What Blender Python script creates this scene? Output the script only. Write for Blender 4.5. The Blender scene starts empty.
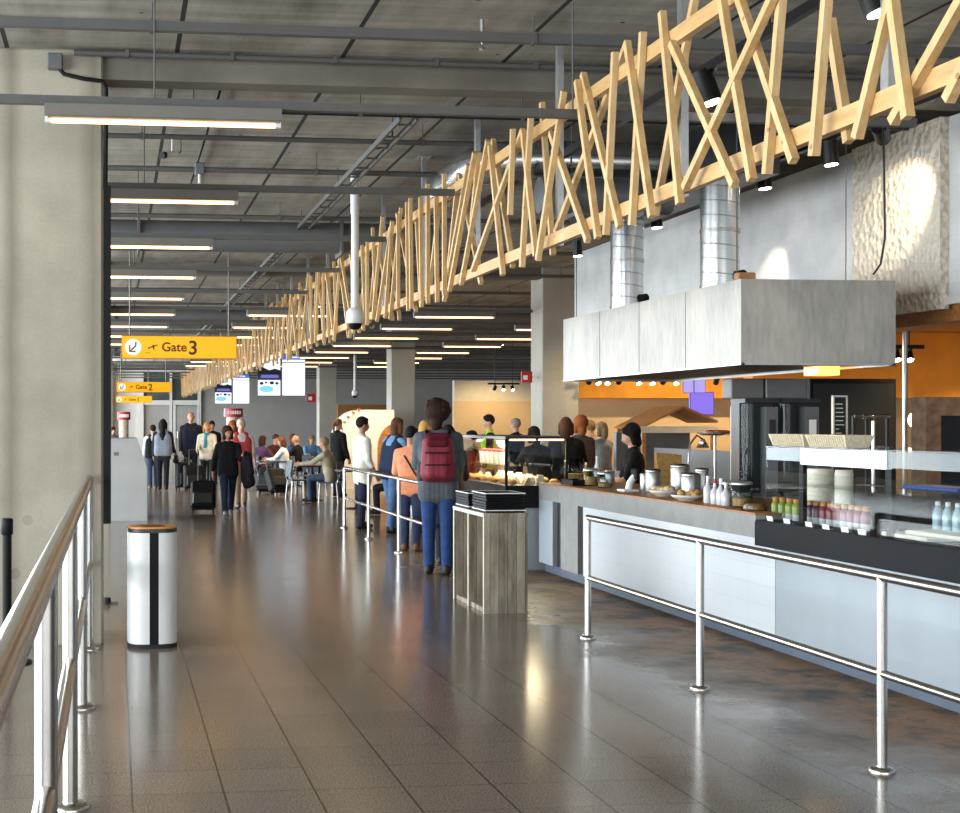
import bpy, bmesh, math, random
from mathutils import Vector, Matrix
import numpy as np
S = bpy.context.scene
COL = S.collection
R = math.radians
PI = math.pi

# ------------------------------------------------------------------ camera, world, daylight, exposure
EYE, FOC, CX, HY = 1.65, 1400.0, 279.0, 423.0
YAW = math.atan((CX - 115.0) / FOC)
sn, cs = math.sin(YAW), math.cos(YAW)
cam = bpy.data.cameras.new('camera')
cam.sensor_width = 36.0
cam.lens = FOC * 36.0 / 960.0
cam.shift_x = (480.0 - CX) / 960.0
cam.shift_y = (HY - 406.5) / 960.0
cam.clip_end = 300
camo = bpy.data.objects.new('camera', cam)
COL.objects.link(camo)
camo.location = (0, 0, EYE)
camo.rotation_euler = (PI / 2, 0, -YAW)
S.camera = camo

wd = bpy.data.worlds.new('daylight_sky')
S.world = wd
wd.use_nodes = True
bgn = wd.node_tree.nodes['Background']
bgn.inputs[0].default_value = (0.62, 0.78, 1.0, 1)
bgn.inputs[1].default_value = 1.0

S.view_settings.view_transform = 'Standard'
S.view_settings.look = 'None'
S.view_settings.gamma = 1.0
S.view_settings.exposure = 0.2
S.view_settings.use_curve_mapping = False
try:
    S.cycles.use_denoising = True
    S.cycles.max_bounces = 8
    S.cycles.transparent_max_bounces = 16
    S.cycles.sample_clamp_indirect = 6.0
    S.cycles.caustics_reflective = False
    S.cycles.caustics_refractive = False
except Exception:
    pass


def area(name, loc, rot, sx, sy, watts, color):
    l = bpy.data.lights.new(name, 'AREA')
    l.shape = 'RECTANGLE'
    l.size, l.size_y, l.energy, l.color = sx, sy, watts, color
    o = bpy.data.objects.new(name, l)
    o.location, o.rotation_euler = loc, rot
    COL.objects.link(o)
    return o


# daylight through the long glazed side and the glazed end behind the viewer
area('daylight_side_windows', (-8.7, 31, 2.35), (0, -PI / 2, 0), 3.9, 72, 10500, (0.88, 0.95, 1.0))
area('daylight_end_windows', (2.0, -7.6, 2.3), (PI / 2, 0, 0), 16, 3.8, 650, (1.0, 0.98, .95))

area('far_end_fill', (-4.8, 65.6, 2.3), (-PI / 2, 0, 0), 7.0, 3.6, 2600, (0.84, 0.93, 1.0))  # fill lamp added behind the columns to brighten the dark far end


# ------------------------------------------------------------------ picture to place: a pixel and a real depth give a point
def W(x, y, zc):
    xc, yc = (x - CX) * zc / FOC, -(y - HY) * zc / FOC
    return Vector((xc * cs + zc * sn, -xc * sn + zc * cs, EYE + yc))


def zX(x, X):
    t = (x - CX) / FOC
    return X / (t * cs + sn)


def aX(x, y, X):
    return W(x, y, zX(x, X))


def zY(x, Y):
    t = (x - CX) / FOC
    return Y / (cs - t * sn)


def aY(x, y, Y):
    return W(x, y, zY(x, Y))


def aF(x, y):
    return W(x, y, EYE * FOC / (y - HY))


# ------------------------------------------------------------------ materials
def lin(h):
    h = h.lstrip('#')
    v = [int(h[i:i + 2], 16) / 255.0 for i in (0, 2, 4)]
    return tuple((c / 12.92 if c <= .04045 else ((c + .055) / 1.055) ** 2.4) for c in v) + (1.0,)


MATS = {}


class N:
    def __init__(s, name):
        s.m = bpy.data.materials.new(name)
        s.m.use_nodes = True
        s.t = s.m.node_tree
        s.b = s.t.nodes['Principled BSDF']

    def n(s, typ, **kw):
        nd = s.t.nodes.new(typ)
        for k, v in kw.items():
            if k.startswith('_'):
                setattr(nd, k[1:], v)
            else:
                key = int(k[1:]) if k[0] == 'i' and k[1:].isdigit() else k.replace('_', ' ')
                nd.inputs[key].default_value = v
        return nd

    def l(s, a, b):
        s.t.links.new(a, b)

    def math(s, op, a, b=None, c=None):
        nd = s.t.nodes.new('ShaderNodeMath')
        nd.operation = op
        for i, v in enumerate((a, b, c)):
            if v is None:
                continue
            if isinstance(v, (int, float)):
                nd.inputs[i].default_value = v
            else:
                s.l(v, nd.inputs[i])
        return nd.outputs[0]

    def mix(s, f, a, b, mode='MIX'):
        nd = s.t.nodes.new('ShaderNodeMix')
        nd.data_type = 'RGBA'
        nd.blend_type = mode
        for k, v in ((0, f), (6, a), (7, b)):
            if isinstance(v, (int, float)):
                nd.inputs[k].default_value = v
            elif isinstance(v, tuple):
                nd.inputs[k].default_value = v
            else:
                s.l(v, nd.inputs[k])
        return nd.outputs[2]

    def ramp(s, f, stops):
        nd = s.t.nodes.new('ShaderNodeValToRGB')
        el = nd.color_ramp.elements
        while len(el) < len(stops):
            el.new(.5)
        for e, (p, c) in zip(el, stops):
            e.position = p
            e.color = c if isinstance(c, tuple) else (c, c, c, 1)
        s.l(f, nd.inputs[0])
        return nd.outputs[0]

    def pos(s):
        return s.n('ShaderNodeNewGeometry').outputs['Position']

    def obj(s):
        return s.n('ShaderNodeTexCoord').outputs['Object']

    def noise(s, vec, scale, detail=4, rough=.55, vscale=None):
        if vscale:
            mp = s.n('ShaderNodeMapping')
            mp.inputs['Scale'].default_value = vscale
            s.l(vec, mp.inputs[0])
            vec = mp.outputs[0]
        nd = s.n('ShaderNodeTexNoise')
        nd.inputs['Scale'].default_value = scale
        nd.inputs['Detail'].default_value = detail
        nd.inputs['Roughness'].default_value = rough
        s.l(vec, nd.inputs['Vector'])
        return nd.outputs[0]

    def bump(s, h, strength=.2, dist=.01):
        nd = s.n('ShaderNodeBump')
        nd.inputs['Strength'].default_value = strength
        nd.inputs['Distance'].default_value = dist
        s.l(h, nd.inputs['Height'])
        s.l(nd.outputs[0], s.b.inputs['Normal'])


def plain(name, hexc, rough=.6, metal=0.0, var=.12, scale=6.0, bump=0.0, spec=None, stretch=None):
    """one-colour surface with a little procedural unevenness"""
    if name in MATS:
        return MATS[name]
    k = N(name)
    c = lin(hexc)
    f = k.noise(k.obj(), scale, 3, .6, stretch)
    lo = tuple(max(0, v * (1 - var)) for v in c[:3]) + (1,)
    hi = tuple(min(1, v * (1 + var)) for v in c[:3]) + (1,)
    k.l(k.ramp(f, [(.3, lo), (.7, hi)]), k.b.inputs['Base Color'])
    k.b.inputs['Roughness'].default_value = rough
    k.b.inputs['Metallic'].default_value = metal
    if spec is not None:
        k.b.inputs['Specular IOR Level'].default_value = spec
    if bump:
        k.bump(f, bump)
    MATS[name] = k.m
    return k.m


def glow(name, hexc, strength, base='#ffffff'):
    if name in MATS:
        return MATS[name]
    k = N(name)
    k.b.inputs['Base Color'].default_value = lin(base)
    k.b.inputs['Emission Color'].default_value = lin(hexc)
    k.b.inputs['Emission Strength'].default_value = strength
    MATS[name] = k.m
    return k.m


def glassy(name, hexc='#f8fbfb', alpha=.12, rough=.02):
    """thin clear sheet: mostly see-through with real reflections"""
    if name in MATS:
        return MATS[name]
    k = N(name)
    k.t.nodes.remove(k.b)
    out = k.t.nodes['Material Output']
    tr = k.n('ShaderNodeBsdfTransparent')
    tr.inputs[0].default_value = lin(hexc)
    gl = k.n('ShaderNodeBsdfGlossy')
    gl.inputs['Roughness'].default_value = rough
    lw = k.n('ShaderNodeLayerWeight')
    lw.inputs['Blend'].default_value = .5
    f = k.math('ADD', k.math('MULTIPLY', k.math('POWER', lw.outputs['Facing'], 5.0), .7), .018)
    mx = k.n('ShaderNodeMixShader')
    k.l(f, mx.inputs[0])
    k.l(tr.outputs[0], mx.inputs[1])
    k.l(gl.outputs[0], mx.inputs[2])
    k.l(mx.outputs[0], out.inputs[0])
    MATS[name] = k.m
    return k.m


# concrete of the columns
def concrete(name, a, b, streak=.35, scale=1.2):
    k = N(name)
    p = k.pos()
    big = k.noise(p, scale, 5, .6)
    vert = k.noise(p, 2.2, 3, .5, (1, 1, .12))
    fine = k.noise(p, 45, 3, .6)
    f = k.math('ADD', k.math('MULTIPLY', big, .6), k.math('MULTIPLY', vert, streak))
    col = k.ramp(f, [(.28, lin(a)), (.62, lin(b))])
    col = k.mix(.12, col, fine, 'OVERLAY')
    k.l(col, k.b.inputs['Base Color'])
    k.b.inputs['Roughness'].default_value = .75
    k.bump(fine, .12, .004)
    MATS[name] = k.m
    return k.m


concrete('concrete_grey', '#8a8475', '#b0a999')


def streaked_column():
    m_ = MATS['concrete_grey'].copy()
    m_.name = 'streaked_concrete'
    k = N.__new__(N)
    k.m, k.t = m_, m_.node_tree
    k.b = k.t.nodes['Principled BSDF']
    src = k.b.inputs['Base Color'].links[0].from_socket
    p = k.pos()
    sx = k.n('ShaderNodeSeparateXYZ')
    k.l(p, sx.inputs[0])
    wob = k.math('ADD', sx.outputs[0], k.math('MULTIPLY', k.noise(p, 1.5, 3, .6), .06))
    def band(c, w):
        return k.math('SUBTRACT', 1.0, k.math('SMOOTH_MIN', k.math('DIVIDE', k.math('ABSOLUTE', k.math('SUBTRACT', wob, c)), w), 1.0, .3))
    f = k.math('MAXIMUM', k.math('MAXIMUM', band(-.73, .09), band(-.13, .11)), 0.0)
    blot = k.n('ShaderNodeTexVoronoi')
    blot.inputs['Scale'].default_value = 3.2
    k.l(p, blot.inputs['Vector'])
    low = k.math('MULTIPLY', k.math('LESS_THAN', sx.outputs[2], 1.2), k.math('LESS_THAN', blot.outputs['Distance'], .13))
    f = k.math('ADD', k.math('MULTIPLY', f, .55), k.math('MULTIPLY', low, .25))
    k.l(k.mix(f, src, lin('#5e5747')), k.b.inputs['Base Color'])
    MATS['streaked'] = m_


streaked_column()
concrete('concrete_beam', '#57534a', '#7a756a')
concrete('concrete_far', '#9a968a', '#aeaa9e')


def make_ceiling_mat():
    k = N('ceiling_slab_concrete')
    p = k.pos()
    sx = k.n('ShaderNodeSeparateXYZ')
    k.l(p, sx.inputs[0])
    u = k.math('FRACT', k.math('DIVIDE', k.math('ADD', sx.outputs[0], 100.0 - .46), 1.25))
    d = k.math('ABSOLUTE', k.math('SUBTRACT', u, .5))
    joint = k.math('GREATER_THAN', d, .486)
    cloud = k.noise(p, .7, 5, .6)
    strk = k.noise(p, 3.0, 4, .6, (1.2, .22, 1))
    rows = k.noise(p, 5.0, 2, .5, (.1, 1.6, 1))
    f = k.math('ADD', k.math('MULTIPLY', cloud, .35), k.math('ADD', k.math('MULTIPLY', strk, .4), k.math('MULTIPLY', rows, .25)))
    col = k.ramp(f, [(.36, lin('#6a655b')), (.5, lin('#938e83')), (.66, lin('#b3aea2'))])
    holes = k.n('ShaderNodeTexVoronoi')
    holes.inputs['Scale'].default_value = 1.6
    k.l(p, holes.inputs['Vector'])
    hole = k.math('LESS_THAN', holes.outputs['Distance'], .035)
    dark = k.math('MAXIMUM', joint, hole)
    k.l(k.mix(dark, col, lin('#1f1e1c')), k.b.inputs['Base Color'])
    k.b.inputs['Roughness'].default_value = .85
    k.bump(f, .2, .01)
    MATS['ceiling'] = k.m


make_ceiling_mat()


def make_floor_mat():
    k = N('polished_granite_tiles')
    p = k.pos()
    sx = k.n('ShaderNodeSeparateXYZ')
    k.l(p, sx.inputs[0])

    def line(o, off, size, w):
        u = k.math('FRACT', k.math('DIVIDE', k.math('ADD', o, 81.6 - off), size))
        return k.math('GREATER_THAN', k.math('ABSOLUTE', k.math('SUBTRACT', u, .5)), .5 - w)
    jx = line(sx.outputs[0], .075, .408, .012)
    jy = line(sx.outputs[1], 6.24, .408, .0075)
    fl = k.n('ShaderNodeVectorMath')
    fl.operation = 'SNAP'
    fl.inputs[1].default_value = (.408, .408, 10)
    ad = k.n('ShaderNodeVectorMath')
    ad.operation = 'ADD'
    ad.inputs[1].default_value = (81.6 - .075, 81.6 - 6.24, 5)
    k.l(p, ad.inputs[0])
    k.l(ad.outputs[0], fl.inputs[0])
    wn = k.n('ShaderNodeTexWhiteNoise')
    k.l(fl.outputs[0], wn.inputs[0])
    speck = k.noise(p, 110, 2, .7)
    mid = k.noise(p, 14, 4, .6)
    col = k.ramp(speck, [(.35, lin('#5c534b')), (.5, lin('#80756a')), (.66, lin('#a79b8e'))])
    col = k.mix(k.math('MULTIPLY', mid, .5), col, lin('#6e655b'))
    tone = k.ramp(wn.outputs[0], [(0, .9), (1, 1.0)])
    col = k.mix(1.0, col, tone, 'MULTIPLY')
    col = k.mix(k.math('MULTIPLY', jy, .65), col, lin('#3b3631'))
    col = k.mix(k.math('MULTIPLY', jx, .85), col, lin('#2a2623'))
    # worn and stained strip along the foot of the serving counter
    st = k.n('ShaderNodeMapRange')
    st.inputs[1].default_value = 3.35
    st.inputs[2].default_value = 4.3
    wob = k.noise(p, 1.1, 4, .65)
    k.l(k.math('ADD', sx.outputs[0], k.math('MULTIPLY', k.math('SUBTRACT', wob, .5), 1.8)), st.inputs[0])
    rust = k.ramp(k.noise(p, 2.3, 6, .7), [(.38, lin('#1f1b18')), (.46, lin('#5e4a39')), (.55, lin('#8a6138')), (.64, lin('#4a3d33')), (.74, lin('#7b6c5c'))])
    near = k.math('LESS_THAN', sx.outputs[1], 16.0)
    k.l(k.mix(k.math('MULTIPLY', k.math('MULTIPLY', st.outputs[0], near), .95), col, rust), k.b.inputs['Base Color'])
    rg = k.math('ADD', .13, k.math('MULTIPLY', k.noise(p, 3, 2, .5), .07))
    k.l(k.math('ADD', rg, k.math('MULTIPLY', k.math('MULTIPLY', st.outputs[0], near), .42)), k.b.inputs['Roughness'])
    k.b.inputs['Specular IOR Level'].default_value = .55
    MATS['floor'] = k.m


make_floor_mat()


def make_tile_mat():
    k = N('white_wall_tiles')
    p = k.pos()
    sx = k.n('ShaderNodeSeparateXYZ')
    k.l(p, sx.inputs[0])
    a = k.math('FRACT', k.math('DIVIDE', k.math('ADD', sx.outputs[1], 50), .2))
    b = k.math('FRACT', k.math('DIVIDE', k.math('ADD', sx.outputs[2], 50), .1))
    j = k.math('MAXIMUM', k.math('LESS_THAN', a, .03), k.math('LESS_THAN', b, .05))
    f = k.noise(p, 3, 3, .5)
    col = k.ramp(f, [(.3, lin('#c2c4c4')), (.7, lin('#d6d8d8'))])
    k.l(k.mix(k.math('MULTIPLY', j, .16), col, lin('#8d8f90')), k.b.inputs['Base Color'])
    k.b.inputs['Roughness'].default_value = .35
    MATS['tiles'] = k.m
    k = N('dimpled_plaster')
    p = k.pos()
    v = k.n('ShaderNodeTexVoronoi')
    v.inputs['Scale'].default_value = 16
    k.l(p, v.inputs['Vector'])
    k.b.inputs['Base Color'].default_value = lin('#cfc6b6')
    k.b.inputs['Roughness'].default_value = .55
    k.bump(v.outputs['Distance'], 1.0, .035)
    MATS['dimpled'] = k.m
    # galvanised sheet of the hood
    k = N('galvanised_sheet')
    p = k.pos()
    a = k.noise(p, 1.6, 5, .65, (1, 1, .5))
    b = k.noise(p, 30, 2, .5, (1, 1, .2))
    f = k.math('ADD', k.math('MULTIPLY', a, .75), k.math('MULTIPLY', b, .25))
    k.l(k.ramp(f, [(.34, lin('#8f8c86')), (.5, lin('#aaa69e')), (.66, lin('#c2bcb0'))]), k.b.inputs['Base Color'])
    k.b.inputs['Metallic'].default_value = .15
    k.l(k.math('ADD', .36, k.math('MULTIPLY', a, .25)), k.b.inputs['Roughness'])
    MATS['galv'] = k.m
    # spiral duct
    k = N('spiral_duct_steel')
    p = k.obj()
    sx = k.n('ShaderNodeSeparateXYZ')
    k.l(p, sx.inputs[0])
    at = k.math('ARCTAN2', sx.outputs[1], sx.outputs[0])
    u = k.math('FRACT', k.math('ADD', k.math('DIVIDE', sx.outputs[2], .13), k.math('DIVIDE', at, 2 * PI)))
    seam = k.math('LESS_THAN', u, .08)
    k.l(k.mix(k.math('MULTIPLY', seam, .6), lin('#c4c8c9'), lin('#6d7071')), k.b.inputs['Base Color'])
    k.b.inputs['Metallic'].default_value = .95
    k.b.inputs['Roughness'].default_value = .24
    k.bump(seam, .5, .006)
    MATS['spiral'] = k.m


make_tile_mat()


def wood(name, a, b, c, vs, rough=.5, scale=4):
    k = N(name)
    p = k.obj()
    g = k.noise(p, scale, 5, .65, vs)
    kn = k.n('ShaderNodeTexVoronoi')
    kn.inputs['Scale'].default_value = 5.5
    k.l(p, kn.inputs['Vector'])
    knot = k.math('LESS_THAN', kn.outputs['Distance'], .07)
    col = k.ramp(g, [(.3, lin(a)), (.55, lin(b)), (.75, lin(c))])
    col = k.mix(k.math('MULTIPLY', knot, .7), col, lin('#7d5227'))
    k.l(col, k.b.inputs['Base Color'])
    k.b.inputs['Roughness'].default_value = rough
    MATS[name] = k.m
    return k.m


wood('pine', '#bd9662', '#d0ae7a', '#dcc092', (6, 6, 1.2))
wood('beam_pine', '#b78f58', '#c9a36c', '#d4b482', (6, .8, 6))
wood('warm_wood', '#8a5a2e', '#a8733f', '#bd8a54', (1, 6, 6))


def make_planks():
    k = N('weathered_grey_planks')
    p = k.obj()
    sx = k.n('ShaderNodeSeparateXYZ')
    k.l(p, sx.inputs[0])
    s = k.math('ADD', sx.outputs[0], sx.outputs[1])
    q = k.math('DIVIDE', k.math('ADD', s, 10), .0785)
    u = k.math('FRACT', q)
    j = k.math('LESS_THAN', u, .06)
    wn = k.n('ShaderNodeTexWhiteNoise')
    wn.noise_dimensions = '1D'
    k.l(k.math('FLOOR', q), wn.inputs['W'])
    g = k.noise(p, 5, 5, .65, (3, 3, .5))
    f = k.math('ADD', k.math('MULTIPLY', g, .72), k.math('MULTIPLY', wn.outputs[0], .28))
    col = k.ramp(f, [(.34, lin('#6a6052')), (.5, lin('#948a79')), (.66, lin('#b0a695')), (.85, lin('#aca595'))])
    k.l(k.mix(k.math('MULTIPLY', j, .8), col, lin('#2b2620')), k.b.inputs['Base Color'])
    k.b.inputs['Roughness'].default_value = .8
    k.bump(g, .3, .005)
    MATS['planks'] = k.m


make_planks()

plain('steel', '#b0aea9', .26, 1.0, .05, 8, stretch=(1, 1, 1))
plain('brushed', '#b9bbba', .35, .9, .08, 20)
plain('conduit_grey', '#575755', .6, .1, .1, 4)
plain('duct_grey', '#6b6d6e', .5, .3, .1, 3)
plain('lamp_grey', '#6f6c65', .5, .1, .06, 5)
plain('black_metal', '#171717', .4, .3, .1, 8)
plain('black_plastic', '#101113', .45, 0, .1, 8)
plain('near_black', '#08080a', .6, 0, .1, 8, spec=.25)
plain('fascia_dark', '#12171b', .65, 0, .1, 5, spec=.2)
plain('charcoal', '#1f2326', .4, 0, .1, 5)
plain('white_enamel', '#d9dbda', .35, 0, .04, 5)
plain('white_paint', '#dcdcd8', .5, 0, .04, 5)
plain('wall_grey', '#a3a19e', .7, 0, .05, 2)
plain('desk_grey', '#a9aba9', .55, 0, .05, 3)
plain('counter_concrete', '#8d8d8b', .6, 0, .12, 5, .1)
plain('counter_white', '#ccd3d8', .35, 0, .04, 3)
plain('kick_blue', '#4b5868', .5, 0, .1, 3)
plain('cream', '#d8cdb6', .6, 0, .05, 5)
plain('cream_wall', '#d6b98e', .6, 0, .06, 1)
plain('orange_soffit', '#e2962c', .55, 0, .12, 2)
plain('red', '#b8232a', .5, 0, .08, 5)
plain('white_card', '#eeeeec', .6, 0, .02, 5)
plain('tray_black', '#0b0b0c', .6, 0, .1, 6, spec=.15)
plain('brick_brown', '#7c6350', .85, 0, .35, 9, .3)
plain('chair_blue', '#3c4650', .55, 0, .1, 5)
plain('ceramic', '#cfcac0', .3, 0, .05, 9)
plain('bread', '#c99a5a', .7, 0, .3, 30, .4)
plain('wicker', '#d2c7ab', .75, 0, .2, 60, .4)
plain('paper_cup', '#e2d8c4', .6, 0, .04, 9)
plain('purple', '#6a55b8', .5, 0, .1, 3)
plain('orange_food', '#b4551d', .6, 0, .5, 40, .4)
plain('rubber', '#1b1b1b', .8, 0, .1, 9)
plain('sign_brown', '#4a1c08', .5, 0, .05, 9)
plain('skin', '#c48f72', .55, 0, .05, 6)
plain('skin_pale', '#d3a78d', .55, 0, .05, 6)
plain('skin_tan', '#a8755a', .55, 0, .05, 6)
glassy('glass')
glassy('glass_dark', '#d3dcdd', .3)


# ------------------------------------------------------------------ mesh collector
class MB:
    def __init__(s):
        s.v, s.f, s.mi, s.sm = [], [], [], []

    def add(s, vs, fs, mi=0, smooth=False):
        o = len(s.v)
        s.v.extend(tuple(v) for v in vs)
        for f in fs:
            s.f.append(tuple(i + o for i in f))
            s.mi.append(mi)
            s.sm.append(smooth)
        return s

    def box(s, x0, x1, y0, y1, z0, z1, mi=0):
        vs = [(x, y, z) for z in (z0, z1) for y in (y0, y1) for x in (x0, x1)]
        fs = [(0, 2, 3, 1), (4, 5, 7, 6), (0, 1, 5, 4), (2, 6, 7, 3), (0, 4, 6, 2), (1, 3, 7, 5)]
        return s.add(vs, fs, mi)

    def cbox(s, x0, x1, y0, y1, z0, z1, c=.01, mi=0):
        """box with chamfered vertical and top edges"""
        r = min(c, (x1 - x0) / 2.01, (y1 - y0) / 2.01, (z1 - z0) / 2.01)
        def ring(d, z):
            a, b, e, f = x0 + d, x1 - d, y0 + d, y1 - d
            return [(a + r, e, z), (b - r, e, z), (b, e + r, z), (b, f - r, z), (b - r, f, z), (a + r, f, z), (a, f - r, z), (a, e + r, z)]
        rings = [ring(r * .6, z0), ring(0, z0 + r), ring(0, z1 - r), ring(r * .6, z1)]
        vs = [p for q in rings for p in q]
        fs = []
        for k in range(3):
            for i in range(8):
                j = (i + 1) % 8
                fs.append((k * 8 + i, k * 8 + j, k * 8 + 8 + j, k * 8 + 8 + i))
        fs.append(tuple(range(7, -1, -1)))
        fs.append(tuple(range(24, 32)))
        return s.add(vs, fs, mi)

    def frame(s, p, q):
        a = (Vector(q) - Vector(p))
        L = a.length
        a.normalize()
        h = Vector((0, 0, 1)) if abs(a.z) < .95 else Vector((1, 0, 0))
        u = a.cross(h).normalized()
        w = u.cross(a).normalized()
        return a, u, w, L

    def cyl(s, p, q, r, r2=None, n=16, mi=0, cap=True):
        p, q = Vector(p), Vector(q)
        a, u, w, L = s.frame(p, q)
        r2 = r if r2 is None else r2
        vs = []
        for c, rr in ((p, r), (q, r2)):
            for i in range(n):
                t = 2 * PI * i / n
                vs.append(c + (u * math.cos(t) + w * math.sin(t)) * rr)
        fs = [(i, (i + 1) % n, n + (i + 1) % n, n + i) for i in range(n)]
        s.add(vs, fs, mi, True)
        if cap:
            s.add(vs[:n], [tuple(range(n - 1, -1, -1))], mi)
            s.add(vs[n:], [tuple(range(n))], mi)
        return s

    def tube(s, pts, r, n=10, mi=0):
        pts = [Vector(p) for p in pts]
        vs = []
        pu = None
        for k, p in enumerate(pts):
            d = (pts[min(k + 1, len(pts) - 1)] - pts[max(k - 1, 0)]).normalized()
            if pu is None:
                h = Vector((0, 0, 1)) if abs(d.z) < .9 else Vector((1, 0, 0))
                u = d.cross(h).normalized()
            else:
                u = (pu - d * pu.dot(d)).normalized()
            pu = u
            w = u.cross(d)
            for i in range(n):
                t = 2 * PI * i / n
                vs.append(p + (u * math.cos(t) + w * math.sin(t)) * r)
        fs = []
        for k in range(len(pts) - 1):
            for i in range(n):
                j = (i + 1) % n
                fs.append((k * n + i, k * n + j, k * n + n + j, k * n + n + i))
        s.add(vs, fs, mi, True)
        s.add(vs[:n], [tuple(range(n))], mi)
        s.add(vs[-n:], [tuple(range(n - 1, -1, -1))], mi)
        return s

    def bar(s, p, q, a, b, up=None, mi=0):
        """rectangular bar p->q, a wide along side axis, b along the other"""
        p, q = Vector(p), Vector(q)
        d = (q - p).normalized()
        up = Vector(up) if up else (Vector((0, 0, 1)) if abs(d.z) < .95 else Vector((0, 1, 0)))
        u = d.cross(up).normalized() * (a / 2)
        w = u.cross(d).normalized() * (b / 2)
        vs = [p - u - w, p + u - w, p + u + w, p - u + w, q - u - w, q + u - w, q + u + w, q - u + w]
        fs = [(0, 1, 2, 3), (7, 6, 5, 4), (0, 4, 5, 1), (1, 5, 6, 2), (2, 6, 7, 3), (3, 7, 4, 0)]
        return s.add(vs, fs, mi)

    def lathe(s, prof, c=(0, 0, 0), n=24, mi=0, sx=1, sy=1, smooth=True):
        vs = []
        for r, z in prof:
            for i in range(n):
                t = 2 * PI * i / n
                vs.append((c[0] + r * sx * math.cos(t), c[1] + r * sy * math.sin(t), c[2] + z))
        fs = []
        for k in range(len(prof) - 1):
            for i in range(n):
                j = (i + 1) % n
                fs.append((k * n + i, k * n + j, k * n + n + j, k * n + n + i))
        s.add(vs, fs, mi, smooth)
        s.add(vs[:n], [tuple(range(n - 1, -1, -1))], mi)
        s.add(vs[-n:], [tuple(range(n))], mi)
        return s

    def prism(s, poly, axis, a, b, mi=0):
        """polygon (2-D) extruded along axis 'x','y','z' from a to b"""
        def put(p, t):
            return {'x': (t, p[0], p[1]), 'y': (p[0], t, p[1]), 'z': (p[0], p[1], t)}[axis]
        n = len(poly)
        vs = [put(p, a) for p in poly] + [put(p, b) for p in poly]
        fs = [tuple(range(n)), tuple(range(2 * n - 1, n - 1, -1))]
        fs += [(i, i + n, (i + 1) % n + n, (i + 1) % n) for i in range(n)]
        return s.add(vs, fs, mi)

    def ball(s, c, r, n=14, m=9, mi=0, sc=(1, 1, 1)):
        prof = [(max(1e-4, math.sin(PI * k / m)) * r, -math.cos(PI * k / m) * r * sc[2]) for k in range(m + 1)]
        return s.lathe(prof, c, n, mi, sc[0], sc[1])

    def capsule(s, p, q, r1, r2, n=12, m=4):
        p, q = Vector(p), Vector(q)
        a, u, w, L = s.frame(p, q)
        rings = []
        for k in range(m + 1):
            t = PI / 2 * k / m
            rings.append((p - a * (r1 * math.cos(t)), r1 * math.sin(t) + 1e-4))
        for k in range(m + 1):
            t = PI / 2 * k / m
            rings.append((q + a * (r2 * math.sin(t)), r2 * math.cos(t) + 1e-4))
        vs = []
        for c, r in rings:
            for i in range(n):
                t = 2 * PI * i / n
                vs.append(c + (u * math.cos(t) + w * math.sin(t)) * r)
        fs = []
        K = len(rings)
        for k in range(K - 1):
            for i in range(n):
                j = (i + 1) % n
                fs.append((k * n + i, k * n + j, k * n + n + j, k * n + n + i))
        fs.append(tuple(range(n - 1, -1, -1)))
        fs.append(tuple(range((K - 1) * n, K * n)))
        return s.add(vs, fs, 0, True)

    def mesh(s, name, mats, off=(0, 0, 0)):
        me = bpy.data.meshes.new(name)
        o = Vector(off)
        me.from_pydata([(v[0] - o.x, v[1] - o.y, v[2] - o.z) for v in s.v], [], s.f)
        for m in (mats if isinstance(mats, (list, tuple)) else [mats]):
            me.materials.append(MATS[m] if isinstance(m, str) else m)
        me.polygons.foreach_set('material_index', s.mi)
        me.polygons.foreach_set('use_smooth', s.sm)
        bm = bmesh.new()
        bm.from_mesh(me)
        bmesh.ops.recalc_face_normals(bm, faces=bm.faces)
        bm.to_mesh(me)
        bm.free()
        me.update()
        return me

    def build(s, name, mats, parent=None, w=False, loc=None):
        """parent: local coordinates of it, or world ones with w=True. loc: origin of a parentless mesh"""
        off = (0, 0, 0)
        if parent is not None and w:
            q = parent
            while q.parent:
                q = q.parent
            off = q.location
        if parent is None and loc is not None:
            off = loc
        ob = bpy.data.objects.new(name, s.mesh(name, mats, off))
        COL.objects.link(ob)
        if parent is not None:
            ob.parent = parent
        elif loc is not None:
            ob.location = loc
        return ob


def tag(o, label, cat, group=None, kind=None):
    if label:
        o['label'] = label
    if cat:
        o['category'] = cat
    if group:
        o['group'] = group
    if kind:
        o['kind'] = kind
    return o


def root(name, label, cat, loc=(0, 0, 0), rz=0.0, group=None):
    o = bpy.data.objects.new(name, None)
    o.empty_display_size = .1
    COL.objects.link(o)
    o.location = loc
    o.rotation_euler = (0, 0, rz)
    return tag(o, label, cat, group)


def struct(name, mb, mats):
    o = mb.build(name, mats)
    o['kind'] = 'structure'
    return o


def copy_tree(o, parent=None):
    c = o.copy()
    COL.objects.link(c)
    if parent is not None:
        c.parent = parent
    for ch in list(o.children):
        copy_tree(ch, c)
    return c


ORD = ['first', 'second', 'third', 'fourth', 'fifth', 'sixth', 'seventh', 'eighth', 'ninth', 'tenth', 'eleventh', 'twelfth', 'thirteenth',
       'fourteenth', 'fifteenth', 'sixteenth', 'seventeenth', 'eighteenth', 'nineteenth', 'twentieth']
random.seed(7)
# ------------------------------------------------------------------ the building
CEIL = 4.42
struct('floor', MB().box(-9, 21, -8, 66.3, -.2, 0), 'floor')
struct('ceiling', MB().box(-9, 21, -8, 66.3, CEIL, CEIL + .25), 'ceiling')
m = MB().box(-9, 21, 66.0, 66.3, 0, CEIL)
struct('wall_back', m, 'wall_grey')
struct('wall_right', MB().box(20.7, 21, -8, 66, 0, CEIL), 'wall_grey')
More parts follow.
